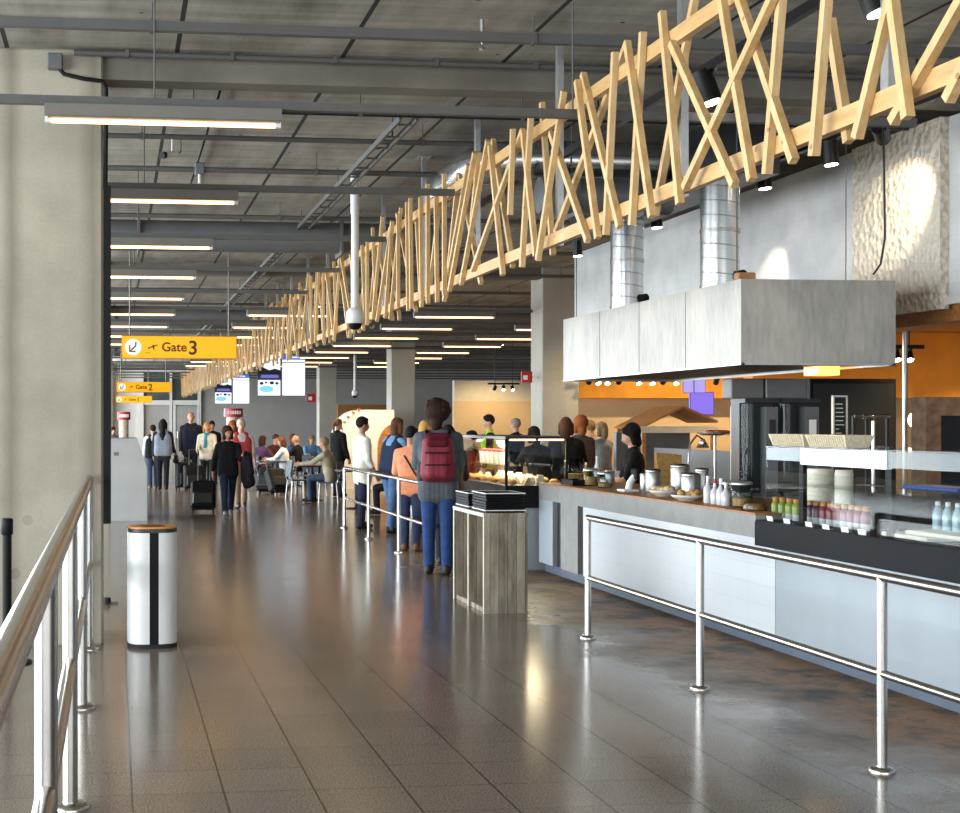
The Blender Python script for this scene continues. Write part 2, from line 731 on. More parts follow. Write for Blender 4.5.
# tiled upper wall over the kitchen, with the dimpled bay
struct('wall_kitchen', MB().box(6.9, 7.2, 2, 20.5, 2.64, 4.2), 'tiles')
struct('wall_kitchen_bay', MB().box(6.82, 6.9, aX(940, 200, 6.82).y, aX(852, 200, 6.82).y, 2.6, 4.2), 'dimpled')
struct('beam_kitchen_lintel', MB().box(6.95, 7.3, 2, 20.5, 2.5, 2.64), 'warm_wood')
# warm walls of the food court behind
struct('wall_foodcourt', MB().box(9.9, 20.7, 30, 30.3, 0, 2.2), 'cream_wall')
struct('wall_foodcourt_soffit', MB().box(9.9, 20.7, 29.6, 30.3, 2.2, CEIL), 'orange_soffit')
struct('wall_kitchen_soffit', MB().box(9.3, 16, 19.6, 19.9, 2.02, 3.0), 'orange_soffit')
struct('ceiling_kitchen_soffit', MB().box(7.3, 16, 11, 19.9, 3.0, 3.1), 'warm_wood')
struct('wall_rear_tan', MB().box(12.3, 20.7, 50, 50.3, 0, 2.45), 'cream_wall')
struct('wall_rear_cream', MB().box(12.3, 20.7, 50, 50.3, 2.45, 3.2), 'cream')
struct('wall_rear_wood', MB().box(9.6, 12.0, 60, 60.3, 0, 2.45), 'warm_wood')
# glazed side to the left, behind the columns
m = MB()
m.box(-9, -8.9, -8, 66, 0, .35)
m.box(-9, -8.9, -8, 66, 4.25, CEIL)
y = -8
while y < 66:
    m.box(-9, -8.86, y - .05, y + .05, .35, 4.25)
    y += 2.74
struct('wall_left', m, 'white_paint')
struct('window_1', MB().box(-8.96, -8.94, -8, 66, .35, 4.25), 'glass')
m = MB()
m.box(-9, 21, -8.05, -7.95, 0, .3)
m.box(-9, 21, -8.05, -7.95, 4.25, CEIL)
for k in range(12):
    m.box(-9 + 2.7 * k, -8.9 + 2.7 * k, -8.06, -7.92, .3, 4.25)
struct('wall_front', m, 'white_paint')
struct('window_2', MB().box(-9, 21, -8.01, -7.99, .3, 4.25), 'glass')

# columns
for k in range(5):
    struct('concrete_column', MB().cbox(-1.29, -.09, 10.49 + 13.7 * k, 11.19 + 13.7 * k, 0, CEIL, .015), 'concrete_grey' if k else 'streaked')
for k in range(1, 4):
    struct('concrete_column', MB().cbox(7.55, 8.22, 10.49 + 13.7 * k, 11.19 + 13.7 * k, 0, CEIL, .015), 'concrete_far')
# downstand beams across the hall at each row of columns
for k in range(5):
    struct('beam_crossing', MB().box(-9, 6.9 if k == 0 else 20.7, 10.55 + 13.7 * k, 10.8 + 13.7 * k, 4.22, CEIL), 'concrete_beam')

# glazed partition with a door in the end wall
B = 65.95


def bx(px):
    return aY(px, 423, B).x


m = MB()
for a, b in ((138.5, 143.5), (169.5, 172), (197.5, 201)):
    m.box(bx(a), bx(b), B - .12, B, 0, 4.1)
m.box(bx(143), bx(200), B - .08, B, 2.5, 2.72)
m.box(bx(105), bx(200), B - .08, B, 4.0, 4.2)
struct('window_3_frame', m, 'white_paint')
struct('window_3', MB().box(bx(143.5), bx(197.5), B - .05, B - .03, 2.72, 4.0), 'glass_dark')
d = MB().box(bx(175.5), bx(197), B - .1, B - .02, .02, 2.45).build('door_1', 'wall_grey')
d['kind'] = 'structure'
m = MB().box(bx(173), bx(175.5), B - .14, B, 0, 2.5)
m.box(bx(197), bx(199), B - .14, B, 0, 2.5)
m.build('door_frame', 'white_paint', d)
MB().cyl((bx(177.5), B - .16, .95), (bx(177.5), B - .16, 1.25), .03).build('handle', 'steel', d)
struct('added_far_pane', MB().box(-8.5, -1.2, B - .06, B - .04, .4, 4.1), 'glass')  # unseen pane added to go with the far fill lamp, solid wall behind
struct('trim_1', MB().box(-9, 20.7, B - .03, B + .05, 0, .12), 'white_paint')
struct('wall_back_white', MB().box(-9, bx(138.5), B - .02, B + .05, .12, 4.0), 'white_paint')

# ------------------------------------------------------------------ stainless railings


def railing(name, label, X, ys, y0, y1, top, mid, r=.024, rp=.024, flange=.06, side=0):
    t = root(name, label, 'railing', (X, ys[0], 0))
    MB().cyl((X + side, y0, top), (X + side, y1, top), r, n=20).build('handrail', 'steel', t, True)
    MB().cyl((X + side, y0, mid), (X + side, y1, mid), r * .85, n=16).build('mid_rail', 'steel', t, True)
    for yy in ys:
        p = MB().cyl((X, yy, 0), (X, yy, top - .005), rp, n=18).build('post', 'steel', t, True)
        f = MB().lathe([(flange, 0), (flange, .016), (flange * .8, .024), (rp, .026)], (X, yy, 0), 20).build('foot_flange', 'steel', p)
        # flange coordinates share the railing's own space
        f.data.transform(Matrix.Translation((-X, -ys[0], 0)))
    return t


railing('stainless_railing', 'stainless steel railing along the tiled front of the serving counter', 3.6, [10.38, 8.31, 6.24, 4.17], 3.4, 10.38, .925, .466)
railing('stainless_railing', 'stainless steel railing the queuing customers lean on, beyond the plank stand', 3.58, [21.73, 19.6, 17.47], 15.7, 21.73, .945, .47)
railing('stainless_railing', 'tall stainless guard railing in front of the broad concrete column', -.19, [10.3, 8.18, 6.06, 3.94, 1.82], 1.5, 10.42, 1.235, .62, .035, .0325, .08)

t = root('belt_barrier_post', 'black retractable belt post standing behind the tall guard railing', 'barrier', aF(7, 663))
MB().lathe([(.17, 0), (.17, .012), (.1, .03), (.03, .04)], n=28).build('base', 'rubber', t)
MB().cyl((0, 0, .03), (0, 0, .92), .032, n=18).build('pole', 'near_black', t)
MB().lathe([(.034, .88), (.042, .89), (.042, .985), (.036, .995)], n=18).build('belt_head', 'near_black', t)

# ------------------------------------------------------------------ wooden lattice hung along the counter
LX = 3.1
lat = root('wooden_lattice', 'long hanging screen of crossed pine laths running above the counter', 'lattice', (LX, 12, 2.96))
MB().box(LX - .022, LX + .022, 3.4, 64.6, 2.91, 2.995).build('lower_beam', 'beam_pine', lat, True)
MB().box(LX - .022, LX + .022, 3.4, 64.6, 3.755, 3.84).build('upper_beam', 'beam_pine', lat, True)
near = [((965, -5), (893, 122)), ((891, -10), (908, 118)), ((893, -10), (857, 138)), ((828, -15), (814, 156)), ((830, 20), (849, 142)),
        ((735, -15), (794, 161)), ((774, -5), (685, 188)), ((783, -20), (767, 174)), ((722, 0), (752, 180)), ((696, -8), (655, 215)),
        ((662, 12), (680, 204)), ((672, 43), (735, 185)), ((643, 32), (632, 225)), ((627, 42), (652, 217)), ((628, 42), (556, 233)),
        ((583, 74), (620, 227)), ((577, 81), (598, 238)), ((615, 52), (606, 235)), ((564, 91), (538, 260)), ((542, 103), (553, 255)),
        ((551, 133), (588, 241)), ((531, 114), (522, 267)), ((523, 130), (473, 270)), ((513, 129), (510, 215)), ((493, 140), (513, 267)),
        ((490, 146), (503, 275)), ((523, 131), (536, 256)), ((479, 152), (472, 222)), ((1010, -25), (948, 100)), ((1000, -40), (1022, 70))]
sticks = []
for k, (a, b) in enumerate(near):
    sticks.append((aX(a[0], a[1], LX), aX(b[0], b[1], LX), (-1, -1.95, -1, -1.95, 1)[k % 5]))
yy = sticks[27][0].y
random.seed(11)
k = 0
while yy < 64.3:
    dy = random.choice([0, .03, .28, -.3, .12, -.2, .5, -.45, .38, -.25])
    zt, zb = random.uniform(3.86, 4.0), random.uniform(2.78, 2.9)
    sticks.append((Vector((LX, yy + dy, zt)), Vector((LX, yy - dy, zb)), (-1, -1.95, 1)[k % 3]))
    yy += random.uniform(.16, .3)
    k += 1
rest = MB()
for k, (a, b, s) in enumerate(sticks):
    off = Vector((s * .042 - (0.0006 * (k % 7)), 0, 0))
    if k < len(near):
        (pa, pb) = near[k]
        a, b = aX(pa[0], pa[1], LX + off.x) - off, aX(pb[0], pb[1], LX + off.x) - off
    if k < 99:
        p = a + off
        d = b - a
        mb = MB().bar((0, 0, 0), d, .041, .037, (1, 0, 0))
        o = mb.build('lath', 'pine', lat)
        o.location = p - lat.location
    else:
        rest.bar(a + off, b + off, .041, .037, (1, 0, 0))
rest.build('far_laths', 'pine', lat, True)['kind'] = 'stuff'
ys = [aX(px, 45, LX).y for px in (868, 667, 547, 467, 415)]
yy = ys[-1]
while yy < 62:
    yy += 2.2
    ys.append(yy)
ph = MB()
for yy in ys:
    m = MB().box(LX + .072, LX + .115, yy - .03, yy + .03, 2.93, CEIL)
    m.box(LX + .02, LX + .16, yy - .09, yy + .09, CEIL - .012, CEIL)
    m.build('hanger_post', 'brushed', lat, True)

# ------------------------------------------------------------------ ceiling lamps on cross rails
lamp_on = glow('lamp_tube_glow', '#ffbc78', 6.0)
LZ = 3.56
rows = [8.95 + 3.17 * k for k in range(18)]
for k, yy in enumerate(rows):
    x1 = 5.4 if k == 0 else (2.98 if k < 5 else 20.5)
    o = MB().box(-8.8, x1, yy - .03, yy + .03, LZ + .1, LZ + .155)
    o = o.build('lamp_rail', 'conduit_grey', loc=(-8.8, yy, LZ + .14))
    tag(o, 'grey cross rail carrying strip lamps, ' + ORD[k] + ' row from the near end of the hall', 'ceiling rail', 'lamp rails across the hall')
    m = MB()
    xx = -8
    while xx < x1:
        m.cyl((xx, yy, LZ + .15), (xx, yy, CEIL - .004), .006, n=6)
        xx += 2.75
    m.build('suspension_rods', 'conduit_grey', o).data.transform(Matrix.Translation((8.8, -yy, -LZ - .14)))
proto = None
SL = {0: (-.44, 'over the walkway'), 1: (2.33, 'behind the lattice'), 2: (5.35, 'over the seating beyond the lattice'), 3: (8.15, 'deep in the food court')}
for k, yy in enumerate(rows):
    for s, (xa, where) in SL.items():
        if (s and not 5 <= k <= 12) or (s == 0 and k > 8):
            continue
        if proto is None:
            proto = lp = root('strip_lamp', None, None)
            m = MB().box(0, 1.5, -.06, .06, .025, .1)
            m.build('housing', 'lamp_grey', lp)
            MB().box(.02, 1.49, -.05, .05, .014, .026).build('reflector', 'lamp_grey', lp)
            MB().cyl((.04, 0, .0), (1.46, 0, .0), .014, n=10).build('light_tube', lamp_on, lp)
            for q in (0, 1.465):
                MB().box(q, q + .035, -.02, .02, -.012, .03).build('tube_holder', 'white_paint', lp)
        else:
            lp = copy_tree(proto)
        lp.location = (xa, yy, LZ)
        tag(lp, 'lit strip lamp ' + where + ', hung under the ' + ORD[k] + ' cross rail', 'lamp', 'strip lamps under the cross rails')

# ------------------------------------------------------------------ pipes, trays and ducts on the ceiling


def pipe(name, label, cat, p, q, r, mat, square=False, group=None, brackets=0):
    mb = MB()
    if square:
        mb.bar(p, q, r * 2, r * 2)
    else:
        mb.cyl(p, q, r, n=14)
    o = mb.build(name, mat, loc=p)
    tag(o, label, cat, group)
    if brackets:
        P0, Q0 = Vector(p), Vector(q)
        for i in range(brackets):
            c = P0.lerp(Q0, (i + .5) / brackets)
            b = MB().box(c.x - .015, c.x + .015, c.y - r * 1.3, c.y + r * 1.3, c.z - r * 1.2, c.z + r * 1.2)
            b.cyl((c.x, c.y, c.z), (c.x, c.y, CEIL - .004), .006, n=6)
            b.build('bracket', 'conduit_grey', o).data.transform(Matrix.Translation(-P0))
    return o


sp = pipe('sprinkler_pipe', 'grey sprinkler pipe crossing the ceiling nearest the viewer', 'pipe', (-8.8, 9.25, 4.26), (6.7, 9.25, 4.26), .032, 'conduit_grey', True, None, 6)
for px in (482,):
    p = aY(px, 40, 9.25)
    m = MB().cyl((p.x, 9.25, 4.29), (p.x, 9.25, 4.38), .016, n=10)
    m.lathe([(.02, 0), (.02, .02), (.004, .03), (.004, .06), (.024, .062), (.024, .066)], (p.x, 9.25, 4.17), 12)
    m.build('sprinkler_head', 'brushed', sp).data.transform(Matrix.Translation((8.8, -9.25, -4.26)))
pipe('cable_conduit', 'dark clipped conduit along the top of the near concrete beam', 'conduit', (-.3, 10.42, 4.38), (6.7, 10.42, 4.38), .022, 'conduit_grey', False, 'thin conduits', 9)
pipe('cable_conduit', 'thin dark conduit with short rods just beyond the near concrete beam', 'conduit', (-.05, 11.2, 4.15), (6.7, 11.2, 4.15), .014, 'black_metal', False, 'thin conduits', 5)
pipe('sprinkler_pipe', 'grey pipe carrying the small white camera above the walkway', 'pipe', (-8.8, 12.7, 4.24), (6.7, 12.7, 4.24), .024, 'conduit_grey', False, None, 6)
for k in range(12):
    yy = 14.2 + 3.2 * k
    pipe('sprinkler_pipe', 'grey sprinkler pipe across the hall, ' + ORD[k] + ' beyond the bullet camera', 'pipe', (-8.8, yy, 4.22), (6.7 if yy < 20 else (9.6 if yy < 33 else 20.5), yy, 4.22), .028, 'conduit_grey', False, 'far sprinkler pipes', 5)
pipe('air_duct', 'large round grey duct crossing behind the second strip lamp', 'duct', (-8.8, 18.0, 4.05), (4.2, 18.0, 4.05), .2, 'duct_grey', False, None, 5)
pipe('air_duct', 'large round duct crossing the hall far off over the seating', 'duct', (-8.8, 31.5, 4.05), (20.5, 31.5, 4.05), .2, 'duct_grey', False, None, 5)
pipe('air_duct', 'round duct crossing the hall near the end wall', 'duct', (-8.8, 46.5, 4.05), (20.5, 46.5, 4.05), .2, 'duct_grey', False, None, 5)
pipe('air_duct', 'dark round duct running level under the shiny elbow duct', 'duct', (3.9, 12.6, 3.76), (5.15, 12.6, 3.76), .17, 'duct_grey', False, None, 2)
o = MB()
for dx in (-.07, .07):
    o.box(2.4 + dx - .012, 2.4 + dx + .012, 11.3, 52, 4.13, 4.18)
yy = 11.5
while yy < 30:
    o.box(2.33, 2.47, yy - .012, yy + .012, 4.135, 4.15)
    yy += .5
yy = 12.0
while yy < 52:
    o.cyl((2.4, yy, 4.15), (2.4, yy, 4.22 if (yy - 10.55) % 13.7 < .55 else CEIL - .004), .008, n=6)
    yy += 3
o = o.build('cable_ladder', 'conduit_grey', loc=(2.4, 11.3, 4.13))
tag(o, 'grey cable ladder running along the hall under the ceiling beside the lattice', 'cable tray')
q0, q1, q2 = W(107, 77, 11.3), W(222, 80, 11.3), W(196, 165, 16.5)
q0.z = q1.z = q2.z = 4.38
q2.x = q1.x
o = MB().tube([q0, q1 - Vector((.03, 0, 0)), q1 + Vector((0, .03, 0)), (q1.x, 16.6, 4.38)], .013, 8).build('conduit_loop', 'black_metal', loc=q0)
tag(o, 'thin black conduit turning a corner on the ceiling above the bullet camera', 'conduit')
# shiny duct with elbow behind the lattice
pts = [(3.45, 14.6, 4.12), (3.45, 13.6, 4.12)] + [(3.45 + .5 * (1 - math.cos(R(a))), 13.3 - .5 * math.sin(R(a)) + .0, 4.12) for a in range(0, 91, 15)] + [(5.18, 12.8, 4.12)]
o = MB().tube(pts, .19, 20).build('elbow_duct', 'spiral', loc=(3.45, 14.6, 4.12))
tag(o, 'shiny round steel duct with an elbow seen through the lattice', 'duct')
# dark trunking and black beams over the kitchen side
o = MB().box(5.2, 5.75, 11.6, 15.6, 3.82, 4.3).build('exhaust_plenum', 'charcoal', loc=(5.5, 13.6, 3.82))
tag(o, 'dark sheet metal plenum the two hood ducts rise into', 'duct')
o = MB().bar((3.9, 4.5, 4.0), (3.9, 15, 4.0), .05, .06).build('spotlight_track', 'black_metal', loc=(3.9, 4.5, 4.0))
tag(o, 'black lighting track just behind the wooden lattice', 'track', 'lighting tracks')
m = MB()
for yy in (5, 8, 11, 14):
    m.cyl((3.9, yy, 4.0), (3.9, yy, CEIL), .008, n=6)
m.build('track_rods', 'black_metal', o).data.transform(Matrix.Translation((-3.9, -4.5, -4.0)))
o = MB().bar((6.05, 5, 4.08), (6.05, 20, 4.08), .05, .06).build('spotlight_track', 'black_metal', loc=(6.05, 5, 4.08))
tag(o, 'black lighting track washing the tiled wall with light', 'track', 'lighting tracks')
m = MB()
for yy in (6, 10, 14, 19):
    m.cyl((6.05, yy, 4.08), (6.05, yy, CEIL), .008, n=6)
m.build('track_rods', 'black_metal', o).data.transform(Matrix.Translation((-6.05, -5, -4.08)))

spot_on = glow('spot_glow', '#fff0d8', 30.0)


def spot_light(label, top, aim, watts=0, r=.05, L=.16, angle=46, group='track spotlights'):
    t = root('track_spotlight', label, 'spotlight', top, 0, group)
    d = (Vector(aim) - Vector(top)).normalized()
    c = Vector((0, 0, -.09))
    MB().box(-.02, .02, -.035, .035, -.03, 0).cyl((0, 0, -.02), c, .01, n=8).build('bracket', 'black_metal', t)
    MB().cyl(c - d * (L * .45), c + d * (L * .55), r, n=18).build('housing', 'black_metal', t)
    MB().cyl(c + d * (L * .55), c + d * (L * .55 + .006), r * .82, n=18).build('lens', spot_on, t)
    if watts:
        l = bpy.data.lights.new('spot_beam', 'SPOT')
        l.energy, l.spot_size, l.spot_blend, l.shadow_soft_size = watts, R(angle), .7, .03
        l.color = (1.0, .84, .62)
        o = bpy.data.objects.new('spot_beam', l)
        COL.objects.link(o)
        o.parent = t
        o.location = c + d * (L * .55 + .03)
        o.rotation_euler = d.to_track_quat('-Z', 'Y').to_euler()
    return t


for px, py, lb, w, ang in ((830, 160, 'beside the dimpled wall bay, over the hood end', 60, 50), (764, 180, 'over the middle of the hood', 60, 50),
                           (656, 222, 'over the left hood duct', 40, 50), (577, 260, 'above the far end of the hood', 30, 50)):
    p = aX(px, py, 6.05)
    spot_light('black track spotlight shining down, ' + lb, (6.05, p.y, 4.05), (6.2, p.y - .1, 2), w, .065, .2, ang)
p = aY(905, 190, 11.9)
spot_light('black track spotlight throwing a warm oval on the dimpled bay', (6.05, 10.5, 4.05), (6.82, aX(905, 195, 6.82).y, aX(905, 195, 6.82).z), 160, .06, .2, 44)
spot_light('black track spotlight lighting the tiled wall beside the hood duct', (6.05, 13.3, 4.05), (6.9, 14.1, 3.2), 110, .06, .2, 34)
p = aX(706, 75, 3.9)
spot_light('black box spotlight seen through the laths above the hood ducts', (3.9, p.y, 3.98), (4.4, p.y - .4, 2), 20, .07, .22)
p = aX(871, 0, 3.9)
spot_light('black box spotlight beside the steel lattice post near the frame top', (3.9, p.y, 3.98), (4.4, p.y - .4, 2), 20, .07, .22)

# ------------------------------------------------------------------ column cable run, small cameras
t = root('cable_run', 'black cable dropping down the edge of the broad column into trunking', 'cable', (-.07, 10.45, 0))
MB().box(-.085, -.03, 10.5, 10.62, 0.9, 3.42).build('trunking', 'near_black', t, True)
a = aY(56, 62, 10.46)
b = aY(106, 80, 10.46)
MB().tube([a + Vector((0, 0, -.02)), a + Vector((.06, -.01, -.09)), a.lerp(b, .55) + Vector((0, 0, -.05)), b + Vector((-.02, 0, -.01)), b + Vector((0.0, .02, -.06)),
           (b.x, 10.5, 3.8), (b.x - .005, 10.53, 3.4)], .016, 8).build('cable', 'near_black', t, True)
MB().cbox(a.x - .06, a.x + .05, 10.38, 10.48, a.z - .06, a.z + .05, .008).build('junction_box', 'duct_grey', t, True)
p = aY(170, 147, 12.7)
t = root('bullet_camera', 'small white bullet camera hanging from the pipe above the walkway', 'camera', (p.x, 12.7, 4.2))
MB().cyl((0.02, 0, 0.02), (0.02, 0, -.1), .008, n=8).build('stem', 'white_paint', t)
MB().cyl((.06, .06, -.1), (-.05, -.08, -.14), .028, n=14).build('body', 'white_enamel', t)
MB().cyl((-.05, -.08, -.14), (-.075, -.11, -.149), .031, n=14).build('hood', 'near_black', t)
MB().tube([(.06, .06, -.1), (.1, .08, -.08), (.1, .04, -.02), (.09, 0, .03)], .007, 6).build('cable', 'conduit_grey', t)
p = aY(193, 172, 15.4)
t = root('ceiling_sensor', 'small grey sensor box with a pale stub under the ceiling', 'sensor', (p.x, 14.2, 4.2))
MB().cbox(-.05, .05, -.04, .04, -.03, .09, .01).build('housing', 'duct_grey', t)
MB().cyl((0, 0, -.03), (0, 0, -.12), .016, n=10).build('stub', 'white_enamel', t)


def dome(label, px, ytop, ybot, X):
    p = aX(px, ytop, X)
    zb = aY(px, ybot, p.y).z
    t = root('dome_camera', label, 'camera', (p.x, p.y, CEIL))
    MB().cyl((0, 0, 0), (0, 0, -.5), .05, n=16).cyl((0, 0, -.5), (0, 0, zb + .2 - CEIL), .042, n=16).build('pole', 'white_enamel', t)
    h = zb - CEIL
    MB().lathe([(.03, h + .25), (.075, h + .23), (.095, h + .2), (.095, h + .075), (.085, h + .07)], n=22).build('housing', 'white_enamel', t)
    MB().lathe([(.08, h + .07), (.07, h + .035), (.04, h + .008), (.004, h)], n=20).build('dome', 'near_black', t)
    return t


# pole foot of the dome camera: ceiling contact at y=165
zc = (CEIL - EYE) * FOC / (HY - 168)
p = W(355, 168, zc)
dome('white dome camera on a long ceiling pole in front of the lattice', 355, 168, 330, p.x)
zc = (CEIL - EYE) * FOC / (HY - 330)
p = W(355, 330, zc)
dome('small far dome camera on a ceiling pole before the round white stall', 355, 330, 398, p.x)
# ------------------------------------------------------------------ litter bin
t = root('litter_bin', 'tall white two-panel litter bin with an orange reflection painted on its lid on the walkway', 'bin', aF(152, 645))


def superell(r, e=3.2, n=40, a0=0.0, a1=2 * PI):
    out = []
    for i in range(n + 1):
        a = a0 + (a1 - a0) * i / n
        c, s_ = math.cos(a), math.sin(a)
        out.append((r * math.copysign(abs(c) ** (2 / e), c), r * math.copysign(abs(s_) ** (2 / e), s_)))
    return out


def loop_prism(poly, z0, z1, mi=0, mb=None):
    mb = mb or MB()
    return mb.prism(poly, 'z', z0, z1, mi)


BR = .178
full = superell(BR, 3.0)[:-1]
loop_prism(superell(BR + .004, 3.0)[:-1], 0, .028).build('base', 'rubber', t)
loop_prism(superell(BR - .006, 3.0)[:-1], .028, .865).build('inner_shell', 'near_black', t)
g = .085
for nm, a0, a1 in (('left_panel', -PI / 2 - g - PI + 2 * g, -PI / 2 - g), ('right_panel', -PI / 2 + g, PI / 2 - g)):
    arc = superell(BR + .003, 3.0, 26, a0, a1)
    inn = superell(BR - .01, 3.0, 26, a0, a1)[::-1]
    o = MB().prism(arc + inn, 'z', .032, .845).build('side_panel', 'white_enamel', t)
    for pl in o.data.polygons:
        pl.use_smooth = False
MB().prism(superell(BR + .005, 3.0)[:-1], 'z', .848, .875).build('rim', 'charcoal', t)
plain('lid_reflection', '#d98a2b', .35, 0, .12, 5)  # reflection in the glossy dark top, painted as orange
lid = MB().prism(superell(BR - .004, 3.0)[:-1], 'z', .875, .886).build('lid', 'lid_reflection', t)
for k, yy in enumerate((-.095, 0, .095)):  # dark marks of that painted reflection, laid on as flat ovals
    w_ = .10 if k == 1 else .085
    MB().prism([(w_ * math.cos(a) , .018 * math.sin(a) + yy) for a in [2 * PI * i / 20 for i in range(20)]], 'z', .8862, .888).build('reflection_mark', 'near_black', lid)
t.rotation_euler.z = R(4)

# ------------------------------------------------------------------ plank tray stand and its trays
KX, KY = 3.17, 11.81
t = root('tray_stand', 'weathered plank tray stand with two open bays beside the queue', 'stand', (KX, KY, 0))
D, Wd, HT = 1.1, .385, .87
for nm, y0, y1 in (('side_board', 0, .035), ('divider', .53, .565), ('side_board', D - .035, D)):
    MB().box(0.0, Wd, y0, y1, 0, HT - .035).build(nm, 'planks', t)
MB().box(-.004, Wd + .004, -.004, D + .004, HT - .035, HT).build('top_board', 'planks', t)
MB().box(Wd - .02, Wd, .035, D - .035, 0, HT - .035).build('back_board', 'planks', t)
MB().box(0.02, Wd - .02, .035, D - .035, .0, .04).build('floor_board', 'planks', t)
m = MB()
plain('pale_edge', '#cfc6b3', .6, 0, .08, 9)
for y0, y1 in ((-.001, .03), (.532, .562), (D - .03, D + .001)):
    MB().box(-.005, .0, y0, y1, 0, HT - .03).build('edge_strip', 'pale_edge', t)
MB().box(-.008, -.002, -.004, D + .004, HT - .034, HT - .002).build('edge_strip', 'pale_edge', t)


def tray_mesh():
    m = MB()
    m.cbox(-.17, .17, -.23, .23, 0, .018, .012, 0)
    for x0, x1, y0, y1 in ((-.175, .175, -.235, -.225), (-.175, .175, .225, .235), (-.175, -.165, -.235, .235), (.165, .175, -.235, .235)):
        m.box(x0, x1, y0, y1, .004, .022, 0)
    return m


def tray_rim():
    m = MB()
    for x0, x1, y0, y1 in ((-.178, .178, -.239, -.233), (-.178, .178, .233, .239), (-.178, -.172, -.239, .239), (.172, .178, -.239, .239)):
        m.box(x0, x1, y0, y1, .016, .0235)
    return m


tb, trm = tray_mesh().mesh('tray_body', 'tray_black'), tray_rim().mesh('pale_rim', 'white_card')
for nm, cx, cy, n, lab in (('near', KX + .2, KY + .27, 7, 'the near stack on the plank stand'), ('far', KX + .19, KY + .84, 6, 'the far stack on the plank stand')):
    for k in range(n):
        pos_ = 'topmost' if k == n - 1 else ('lowest' if k == 0 else ORD[k] + ' from the bottom')
        tr = root('serving_tray', 'black serving tray, ' + pos_ + ' of ' + lab, 'tray', (cx + random.uniform(-.003, .003), cy + random.uniform(-.004, .004), HT + .0006 + k * .0245), 0,
                  'black trays stacked on the plank stand')
        for part, data in (('tray_body', tb),) + ((('pale_rim', trm),) if k in (0, n - 1) else ()):
            o = bpy.data.objects.new(part, data)
            COL.objects.link(o)
            o.parent = tr

# ------------------------------------------------------------------ serving counter
FX = 4.71
Y0, Y1, YC = 4.6, 15.2, 9.87          # near end, far end, where the dark display case starts
t = root('serving_counter', 'long serving counter with concrete band, white front and blue-grey kick', 'counter', (FX, 10, 0))
MB().box(FX + .06, FX + .95, Y0, Y1, 0, .095).build('kick_plinth', 'kick_blue', t, True)
MB().box(FX + .05, FX + .95, Y0, Y1, .095, .80).build('carcass', 'charcoal', t, True)
MB().box(FX - .005, FX + .97, YC, Y1, .80, .968).build('concrete_band', 'counter_concrete', t, True)
MB().box(FX - .01, FX + .98, YC, Y1 + .01, .968, .985).build('counter_top', 'warm_wood', t, True)
k_ = N('white_front_tiles')
p_ = k_.pos()
s_ = k_.n('ShaderNodeSeparateXYZ')
k_.l(p_, s_.inputs[0])
a_ = k_.math('LESS_THAN', k_.math('FRACT', k_.math('DIVIDE', k_.math('ADD', s_.outputs[1], 50), .3)), .012)
b_ = k_.math('LESS_THAN', k_.math('FRACT', k_.math('DIVIDE', k_.math('ADD', s_.outputs[2], 50), .145)), .025)
k_.l(k_.mix(k_.math('MULTIPLY', k_.math('MAXIMUM', a_, b_), .3), lin('#cfd5d8'), lin('#9aa2a8')), k_.b.inputs['Base Color'])
k_.b.inputs['Roughness'].default_value = .3
MATS['front_tiles'] = k_.m
yt = aX(775, 560, FX).y
ys1 = aX(583, 540, FX).y
ys2 = aX(578, 540, FX).y
ys3 = aX(561, 540, FX).y
ys4 = aX(553, 540, FX).y
MB().box(FX, FX + .05, yt, ys1, .10, .80).build('tiled_front', 'front_tiles', t, True)
plain('grey_front', '#9aa4ab', .4, 0, .06, 2)
MB().box(FX + .004, FX + .05, Y0, yt - .004, .10, .745).build('grey_front', 'grey_front', t, True)
MB().box(FX - .004, FX + .05, ys2, ys3, .10, .80).build('end_panel', 'counter_concrete', t, True)
MB().box(FX - .004, FX + .05, ys4, Y1, .10, .80).build('end_panel', 'grey_front', t, True)
MB().box(FX - .015, FX + .95, Y0, YC - .004, .748, .925).build('dark_fascia', 'fascia_dark', t, True)
MB().box(FX - .01, FX + .98, Y0, YC - .004, .925, .936).build('stone_ledge', 'fascia_dark', t, True)

# ------------------------------------------------------------------ near glass display
GX = FX + .06
t = root('display_case', 'long glass display case with a white lit fascia on the dark end of the counter', 'display case', (GX, 8, .937))
Z0, Z1 = .937, 1.475
yw0 = aX(887, 460, GX).y
yw1 = aX(801, 455, GX).y
MB().box(GX, GX + .008, Y0, YC - .02, Z0, 1.30).build('front_glass', 'glass', t, True)
MB().box(GX + .01, GX + .52, YC - .03, YC - .022, Z0, Z1).build('end_glass', 'glass', t, True)
MB().box(GX, GX + .52, Y0, YC - .02, Z1, Z1 + .008).build('top_glass', 'glass', t, True)
MB().box(GX + .09, GX + .5, Y0, YC - .04, 1.2, 1.207).build('shelf', 'glass', t, True)
plain('fascia_white', '#e6edf2', .35, 0, .03, 9)
MB().box(GX - .004, GX + .03, yw0, yw1, 1.36, 1.473).build('white_fascia', 'fascia_white', t, True)
MB().box(GX + .002, GX + .012, Y0, yw0 - .005, 1.37, 1.473).build('glass_fascia', 'glass_dark', t, True)
MB().box(GX + .002, GX + .012, yw1 + .005, YC - .03, 1.38, 1.473).build('glass_fascia', 'glass_dark', t, True)
for px in (803, 891):
    y_ = aX(px, 490, GX + .05).y
    MB().box(GX + .035, GX + .065, y_ - .03, y_ + .03, Z0, 1.36).build('upright', 'near_black', t, True)
MB().box(GX + .5, GX + .53, Y0, YC - .05, Z0, 1.15).build('rear_panel', 'near_black', t, True)
plain('price_card', '#f2f2f0', .6, 0, .02, 5)
